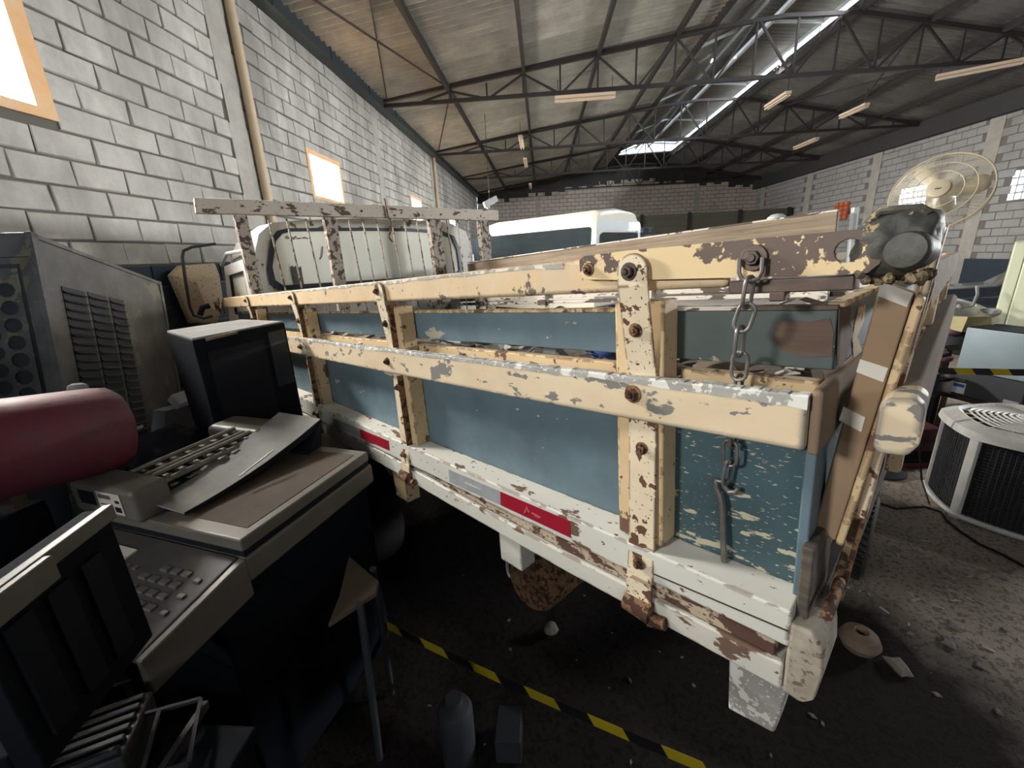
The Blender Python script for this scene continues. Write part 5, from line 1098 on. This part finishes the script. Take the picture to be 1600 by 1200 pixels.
q = [(-.06, .56), (-.06, .40), (-.20, .42), (-.20, .435), (-.085, .415), (-.085, .56)]
MB().poly([q], lambda u, v, d: (u, v, pz(u) + d), .006).obj('display_bezel', 'tape_cream', pan)
MB().box(-.19, -.09, .43, .56, Z1 - .12, Z1 - .082).obj('display', 'copier_dark', pan)
# document feeder along the left side of the lid
fy0 = LY - .30
adf = MB().box(-.02, .10, fy0 + .06, LY + .10, Z1 - .01, Z1 + .115).obj('feeder_end', 'copier_cream', cop, bevel=.022, seg=3)
q = [(fy0 + .12, Z1 + .02), (fy0 + .24, Z1 + .02), (fy0 + .24, Z1 + .10), (fy0 + .12, Z1 + .10)]
MB().poly([q], lambda u, v, d: (-.0215 - d, u, v), .001).obj('warning_label', 'tape_cream', adf)
for (a, b, c, d, mm) in ((fy0 + .13, fy0 + .16, Z1 + .03, Z1 + .05, 'copier_dark'), (fy0 + .17, fy0 + .23, Z1 + .075, Z1 + .09, 'copier_key'), (fy0 + .13, fy0 + .15, Z1 + .065, Z1 + .075, 'copier_dark'), (fy0 + .17, fy0 + .23, Z1 + .05, Z1 + .055, 'copier_key'), (fy0 + .17, fy0 + .22, Z1 + .035, Z1 + .04, 'copier_key'), (fy0 + .26, fy0 + .34, Z1 + .04, Z1 + .09, 'copier_dark')):
    MB().box(-.0235, -.0215, a, b, c, d).obj('label_print', mm, adf)
MB().box(LX - .14, LX + .02, fy0 + .10, LY + .12, Z1 - .01, Z1 + .11).obj('feeder_end', 'copier_cream', cop, bevel=.03, seg=3)
for k, (y, z, r) in enumerate(((fy0 + .12, Z1 + .075, .011), (fy0 + .15, Z1 + .10, .008), (fy0 + .19, Z1 + .095, .010), (fy0 + .24, Z1 + .11, .008))):
    MB().tube([(.09, y, z), (LX - .13, y, z)], r, 10).obj('roller_bar', 'roller_grey', cop, smooth=True)
for k in range(7):
    x = .12 + k * (LX - .30) / 6; MB().box(x, x + .02, fy0 + .12, fy0 + .26, Z1 + .07, Z1 + .095).obj('feeder_rib', 'roller_grey', cop, bevel=.003)
for k, x in enumerate((.30, .36)): MB().lathe((x, fy0 + .09, Z1 + .06), (1, 0, 0), [(.014, 0), (.018, .005), (.018, .03), (.014, .035)], 14).obj('feed_roller', 'copier_key', cop, smooth=True)
MB().box(.09, LX - .13, fy0 + .1, LY + .08, Z1, Z1 + .05).obj('feeder_bed', 'copier_dark', cop)
m = MB(); K = 12; vs = []
for i in range(K + 1):
    x = .04 + (LX - .02) * i / K; z = Z1 + .022 + .10 * (i / K) ** 1.8
    yf = .25 + .04 * (1 - i / K); vs += [(x, yf, z - .004), (x, fy0 + .13, z + .012), (x, fy0 + .13, z + .018), (x, yf, z + .004)]
m.add(vs, [(i * 4 + j, i * 4 + (j + 1) % 4, (i + 1) * 4 + (j + 1) % 4, (i + 1) * 4 + j) for i in range(K) for j in range(4)] + [(0, 1, 2, 3), (K * 4, K * 4 + 1, K * 4 + 2, K * 4 + 3)]); tray = m.obj('paper_tray', 'dusty_top', cop, smooth=True)
m = MB(); vs = []
for i in range(K + 1):
    x = .04 + (LX - .02) * i / K; z = Z1 + .022 + .10 * (i / K) ** 1.8; y = .25 + .04 * (1 - i / K); vs += [(x, y - .002, z - .008 - .02 * (i / K)), (x, y - .002, z + .002), (x, y + .003, z + .002), (x, y + .003, z - .01)]
m.add(vs, [(i * 4 + j, i * 4 + (j + 1) % 4, (i + 1) * 4 + (j + 1) % 4, (i + 1) * 4 + j) for i in range(K) for j in range(4)]); m.obj('tray_edge', 'copier_dark', tray)
MB().hexa([(LX - .10, .24, Z1), (LX + .0, .25, Z1), (LX + .0, .34, Z1), (LX - .10, .34, Z1), (LX - .01, .245, Z1 + .10), (LX + .015, .25, Z1 + .118), (LX + .015, .34, Z1 + .12), (LX - .01, .34, Z1 + .10)]).obj('tray_stand', 'copier_dark', tray)
MB().bar((.24, .272, Z1 + .055), (.40, .266, Z1 + .088), .005).obj('tray_rod', 'white_steel', tray)
MB().box(-.28, LX - .05, .08, LY - .02, 0, .06).obj('castor_base', 'black_plastic', cop)
# big louvred metal cabinet (tilted)
C1 = atD(47, 362, 1.9); C2 = atD(250, 440, 3.05); u = C2 - C1; LU = np.linalg.norm(u); u /= LU; v = -(np.array([0, 0, 1]) - u * u[2]); v /= np.linalg.norm(v); w_ = np.cross(u, v)
w_ = np.array([-.38, .92, 0.]) ; w_ -= u * (w_ @ u); w_ -= v * (w_ @ v); w_ /= np.linalg.norm(w_)
gen = empty('louvred_metal_cabinet', 'big grey galvanised metal cabinet with louvres leaning at the left wall side', 'cabinet', mtx=Matrix(((u[0], w_[0], -v[0], C1[0]), (u[1], w_[1], -v[1], C1[1]), (u[2], w_[2], -v[2], C1[2]), (0, 0, 0, 1))))
GH = 1.85
MB().hexa([(0, 0, -GH), (LU, 0, -GH), (LU, .7, -GH), (0, .7, -GH), (0, 0, 0), (LU, 0, 0), (LU, .7, 0), (0, .7, 0)]).obj('body', 'galv_dark', gen, bevel=.008)
def gq(px, py):
    r = ray(px, py); nrm = w_; k = (nrm @ (C1 - [0, 0, EYE])) / (nrm @ r); p = r * k + [0, 0, EYE] - C1; return p @ u, -(p @ v)
for x0p, x1p in (((95, 447), (131, 454)), ((136, 456), (165, 463)), ((170, 464), (192, 469))):
    x0 = gq(*x0p)[0]; x1 = gq(*x1p)[0]; z0 = gq(*x0p)[1]
    b = MB().box(x0, x1, -.003, .004, z0 - 1.02, z0).obj('louvre_opening', 'louver_dark', gen)
    for k in range(24):
        z = z0 - .02 - k * .042; MB().hexa([(x0, -.016, z - .012), (x1, -.016, z - .012), (x1, -.002, z - .002), (x0, -.002, z - .002), (x0, -.016, z - .010), (x1, -.016, z - .010), (x1, -.002, z + .002), (x0, -.002, z + .002)]).obj('louvre', 'louver_dark', b)
for z in (-.004, -GH + .02): MB().box(-.004, LU + .004, -.006, .03, z - .02, z).obj('edge_strip', 'galv_dark', gen, bevel=.002)
MB().box(-.006, .035, -.006, .02, -GH, 0).obj('corner_strip', 'galv_dark', gen, bevel=.002); MB().box(LU - .03, LU + .006, -.006, .02, -GH, 0).obj('corner_strip', 'galv_dark', gen, bevel=.002)
# side with round perforations
pn = MB(); outer = [(.07, -.85), (.62, -.85), (.62, -.16), (.07, -.16)]; holes = []
for i in range(7):
    for j in range(8):
        cx_, cz2 = .12 + i * .078, -.80 + j * .078 + (.039 if i % 2 else 0)
        if cz2 < -.21: holes.append(circ(cx_, cz2, .033, 10)[::-1])
pn.poly([outer] + holes, lambda a, b, d: (-.004 - d, a, b), .006).obj('perforated_panel', 'galv_dark', gen)
MB().box(-.003, .0, .06, .63, -1.6, -.14).obj('dark_backing', 'louver_dark', gen)
MB().box(-.01, .004, .02, .68, -.11, -.08).obj('edge_strip', 'galv_dark', gen)
# red tank
a = atD(-70, 715, 1.26); b = atD(178, 668, 1.60); t = empty('red_tank', 'dull dusty red cylindrical tank lying before the metal cabinet', 'tank', mtx=Matrix.Translation((a + b) / 2)); c = (a + b) / 2; d = b - a; L = np.linalg.norm(d); d /= L
MB().lathe(a - c, d, [(.04, -.05), (.12, -.03), (.152, .01), (.158, .06), (.158, L - .05), (.154, L - .01), (.135, L + .012), (.04, L + .02)], 36).obj('shell', 'red_tank', t, smooth=True)
for k in (.12, .8): q = a - c + d * L * k; MB().box(q[0] - .02, q[0] + .02, q[1] - .07, q[1] + .07, q[2] - .19, q[2] - .145).obj('foot', 'dark_iron', t)
m = MB().lathe(atD(122, 608, 1.42) , (0.2, .1, 1), [(.028, 0), (.024, .014), (.012, .02)], 12); thing(m, 'jar_top', 'dusty_top', 'small white jar top sitting on the red tank', 'jar top', smooth=True)
zb_ = c[2] - .30
t = thing(MB().box(a[0] - .12, a[0] + .14, max(a[1] - .30, 1.72), a[1] + .28, 0, c[2] - .20), 'black_cabinet', 'black_plastic', 'black cabinet carrying the red tank', 'cabinet', bevel=.012)
MB().box(-.14, -.125, -.2, .2, .15, .45).obj('drawer_front', 'copier_dark', t, bevel=.004); MB().box(-.14, -.125, -.2, .2, .5, .8).obj('drawer_front', 'copier_dark', t, bevel=.004)
# black dusty box behind the copier
q = [onZ(258, 512, 1.6), onZ(300, 530, 1.6), onZ(445, 502, 1.6), onZ(400, 487, 1.6)]
o0 = q[1]; ex_ = q[2] - q[1]; ey_ = np.array([-ex_[1], ex_[0], 0]); ey_ /= np.linalg.norm(ey_); 
bbx = empty('black_television', 'old black box set with a dust covered top between copier and truck', 'television', mtx=frame((o0[0], o0[1], 0), ex_, ey_)); L = np.linalg.norm(ex_); H2 = 1.6; 
MB().hexa([(0, 0, .95), (L, 0, .95), (L + .02, .36, .95), (.16, .40, .95), (0, 0, H2 - .004), (L, 0, H2 - .004), (L + .06, .40, H2 - .004), (.18, .46, H2 - .004)]).obj('shell', 'black_plastic', bbx, bevel=.012)
MB().hexa([(.005, .006, H2 - .006), (L - .005, .006, H2 - .006), (L + .05, .39, H2 - .006), (.18, .45, H2 - .006), (.008, .01, H2 + .002), (L - .01, .01, H2 + .002), (L + .045, .385, H2 + .002), (.182, .445, H2 + .002)]).obj('dust_layer', 'dusty_top', bbx)
MB().box(.05, L - .16, -.004, .004, 1.03, H2 - .07).obj('screen', 'copier_dark', bbx, bevel=.003)
MB().box(L - .13, L - .02, -.006, .004, 1.25, H2 - .04).obj('speaker_panel', 'seal_black', bbx, bevel=.004); MB().bar((.06, -.002, H2 - .014), (.22, -.002, H2 - .008), .012).obj('broken_edge', 'clay', bbx)
st = empty('television_stand', 'dark stand under the old black box set', 'stand', mtx=frame((o0[0], o0[1], 0), ex_, ey_)); MB().box(.02, L, .02, .36, .88, .945).obj('top_shelf', 'black_plastic', st, bevel=.01)
for i_ in (.03, L - .07):
    for j_ in (.03, .31): MB().box(i_, i_ + .04, j_, j_ + .04, 0, .88).obj('leg', 'black_plastic', st)
# white papers and dark cloth seen between the things
m = MB(); p = atD(276, 640, 2.35)
for k in range(4): m.fbox(p + [.01 * k, 0, .006 * k], (.12, -.08, .02), (.08, .12, .03), (0, 0, .003))
m.hexa([p + o for o in ((-.05, .1, -.25), (.2, -.05, -.25), (.2, .1, -.25), (-.05, .2, -.25), (-.02, .05, 0), (.12, -.04, 0), (.14, .08, 0), (0, .14, 0))]); thing(m, 'paper_stack', 'sticker_white', 'white papers caught between the metal cabinet and the black box set', 'paper')
b = bmesh.new(); bmesh.ops.create_icosphere(b, subdivisions=4, radius=1); p = atD(262, 688, 2.0)
for vv in b.verts: c = vv.co; k = 1 + .25 * mnoise.noise(c * 2.2) + .07 * mnoise.noise(c * 7); vv.co = Vector((p[0] + c.x * .15 * k, p[1] + c.y * .15 * k, p[2] - .06 + c.z * .12 * k))
me = bpy.data.meshes.new('dark_cloth'); b.to_mesh(me); b.free(); me.materials.append(MATS['copier_dark']); me.polygons.foreach_set('use_smooth', [True] * len(me.polygons)); o = bpy.data.objects.new('dark_cloth', me); COL.objects.link(o); o['label'] = 'dark crumpled cloth lying behind the copier feeder'; o['category'] = 'cloth'; recentre(o)
m = MB(); p = atD(213, 672, 1.75); m.fbox(p, (.02, -.015, .004), (0, .0, .012), (.002, .003, 0)); thing(m, 'white_tag', 'sticker_white', 'tiny white tag beside the dark cloth', 'tag')
thing(MB().box(p[0] - .12, p[0] + .2, 1.74, p[1] + .02, 0, .98), 'dark_pedestal', 'black_plastic', 'dark pedestal under the crumpled cloth', 'cabinet', bevel=.02)
# beige moulded panel behind the mirror
bp = [onY(px, py, 3.5) for px, py in ((268, 430), (283, 415), (336, 411), (345, 470), (340, 505), (300, 505))]
m = MB(); cc = np.mean(bp, 0)
m.add([p_ for p_ in bp] + [cc + (p_ - cc) * .55 + [0, -.12, 0] for p_ in bp] + [p_ + [0, .05, 0] for p_ in bp], [(i, (i + 1) % 6, 6 + (i + 1) % 6, 6 + i) for i in range(6)] + [(6, 7, 8, 9, 10, 11)] + [(12 + i, 12 + (i + 1) % 6, (i + 1) % 6, i) for i in range(6)] + [(12, 13, 14, 15, 16, 17)])
t = thing(m, 'beige_moulded_panel', 'beige_plastic', 'beige moulded plastic panel with dark drips leaning at the wall behind the mirror', 'panel', bevel=.01)
zlow = min(p_[2] for p_ in bp); thing(MB().box(cc[0] - .3, cc[0] + .2, 3.30, 3.58, 0, zlow), 'dark_chest', 'dado_paint', 'dark blue chest under the beige panel by the wall', 'chest', bevel=.02)
# dark tray with a beige rim at the left edge, on a trunk with dim clutter
A = onZ(-60, 950, 1.4); B = onZ(165, 788, 1.4); d = B - A; L = np.linalg.norm(d)
cr = empty('dark_crate', 'black open crate with a pale beige rim at the left edge', 'crate', mtx=frame((A[0], A[1], 1.02), d, (-d[1], d[0], 0)))
MB().box(0, L, .0, .05, .0, .37).obj('side_wall', 'black_plastic', cr, bevel=.006); MB().box(0, L * .6, .05, .30, .0, .05).obj('bottom', 'black_plastic', cr, bevel=.006)
MB().box(0, L, -.016, .006, .345, .38).obj('rim', 'copier_cream', cr, bevel=.004); MB().box(.0, L * .42, -.030, -.014, .325, .378).obj('rim_lip', 'copier_cream', cr, bevel=.004)
for k in range(3): MB().box(.03 + k * .08, .08 + k * .08, -.008, .004, .05, .3).obj('side_rib', 'copier_dark', cr)
def tilted(px, py, z, sx_, sy_, sz_, rz, ry, nm, mt_, lab, cat, parts=()):
    p = onZ(px, py, z); t = empty(nm, lab, cat, mtx=Matrix.Translation(p) @ Matrix.Rotation(rz, 4, 'Z') @ Matrix.Rotation(ry, 4, 'Y'))
    MB().box(-sx_, sx_, -sy_, sy_, -sz_, 0).obj('body', mt_, t, bevel=.006)
    for (a, b_, c_, d_, e_, f_, m2, n3) in parts: MB().box(a, b_, c_, d_, e_, f_).obj(n3, m2, t, bevel=.002)
    return t
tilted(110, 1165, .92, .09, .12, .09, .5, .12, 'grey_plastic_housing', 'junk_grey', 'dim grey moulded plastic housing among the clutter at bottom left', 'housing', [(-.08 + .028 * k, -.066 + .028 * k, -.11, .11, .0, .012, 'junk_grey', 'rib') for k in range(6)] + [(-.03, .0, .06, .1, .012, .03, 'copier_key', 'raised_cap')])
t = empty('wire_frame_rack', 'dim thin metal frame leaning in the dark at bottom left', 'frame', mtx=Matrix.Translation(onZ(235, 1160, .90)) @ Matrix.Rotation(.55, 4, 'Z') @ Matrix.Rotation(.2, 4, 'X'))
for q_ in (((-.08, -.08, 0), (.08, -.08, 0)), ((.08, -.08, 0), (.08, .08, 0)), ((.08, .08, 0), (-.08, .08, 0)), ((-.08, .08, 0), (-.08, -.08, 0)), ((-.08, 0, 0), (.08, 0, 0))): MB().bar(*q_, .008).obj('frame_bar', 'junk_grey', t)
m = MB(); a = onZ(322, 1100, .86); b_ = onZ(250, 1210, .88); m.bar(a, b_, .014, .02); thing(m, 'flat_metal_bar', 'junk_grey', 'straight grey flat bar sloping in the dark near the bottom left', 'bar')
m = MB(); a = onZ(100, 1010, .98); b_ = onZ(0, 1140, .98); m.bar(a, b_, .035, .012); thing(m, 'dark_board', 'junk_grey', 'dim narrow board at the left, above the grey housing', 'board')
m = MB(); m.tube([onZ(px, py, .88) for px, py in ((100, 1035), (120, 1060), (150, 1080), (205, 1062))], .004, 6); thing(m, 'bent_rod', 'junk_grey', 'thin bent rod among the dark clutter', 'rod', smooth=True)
t = empty('storage_chest', 'large dark chest under the clutter at bottom left', 'chest', mtx=Matrix.Translation((.42, 1.15, 0)))
MB().box(-.26, .27, -.42, .45, 0, .78).obj('body', 'black_plastic', t, bevel=.015); MB().box(-.27, .28, -.43, .46, .78, .83).obj('lid', 'black_plastic', t, bevel=.01)
# locker added out of view to keep window light off clutter and floor
t = empty('shade_locker', 'tall dark steel locker added out of view to shade the clutter on the left', 'cabinet', mtx=Matrix.Translation((-.95, 2.25, 0)))
MB().box(-.25, .25, -.75, .95, 0, 2.15).obj('body', 'galv_dark', t, bevel=.01)
for k in range(4): MB().box(.25, .268, -.73 + k * .42, -.33 + k * .42, .06, 2.1).obj('door', 'galv_dark', t, bevel=.004)
# tan moulded seat corner and thin leg below the copier
q = [onZ(px, py, .75) for px, py in ((545, 868), (592, 908), (588, 925), (512, 975), (530, 930))]
cch = empty('broken_chair', 'broken tan moulded chair with a thin leg beside the truck wheel', 'chair', mtx=Matrix.Translation((q[2][0], q[2][1], 0)))
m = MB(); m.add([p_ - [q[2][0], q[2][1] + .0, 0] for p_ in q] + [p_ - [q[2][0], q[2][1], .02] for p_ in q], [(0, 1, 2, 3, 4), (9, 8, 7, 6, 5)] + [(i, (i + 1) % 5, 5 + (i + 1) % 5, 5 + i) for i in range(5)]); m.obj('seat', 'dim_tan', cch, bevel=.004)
a = q[2] - [q[2][0] - .0, q[2][1], 0]
MB().tube([a + [-.05, .04, 0], a + [-.08, .06, -.74]], .014, 8).obj('leg', 'junk_grey', cch, smooth=True); MB().tube([a + [.12, .06, 0], a + [.18, .10, -.74]], .014, 8).obj('leg', 'junk_grey', cch, smooth=True)
# dark cylinder and small box on the floor
p = onZ(728, 1190, .0); t = empty('grey_canister', 'tall dim grey canister on the floor under the truck side', 'canister', mtx=Matrix.Translation((p[0], p[1] + .02, 0)))
MB().lathe((0, 0, 0), (0, 0, 1), [(.06, 0), (.065, .01), (.065, .28), (.055, .30), (.03, .31), (.03, .34)], 24).obj('shell', 'junk_grey', t, smooth=True)
thing(MB().box(p[0] + .0, p[0] + .14, p[1] - .22, p[1] - .12, 0, .12), 'small_carton', 'junk_grey', 'small dim box beside the grey canister', 'box', bevel=.004)
m = MB(); p = onZ(862, 990, 0); m.lathe(p, (.2, .1, 1), [(.02, 0), (.04, .02), (.03, .05), (.01, .06)], 8); thing(m, 'stone', 'stone', 'dim stone on the floor under the air tank', 'stone')
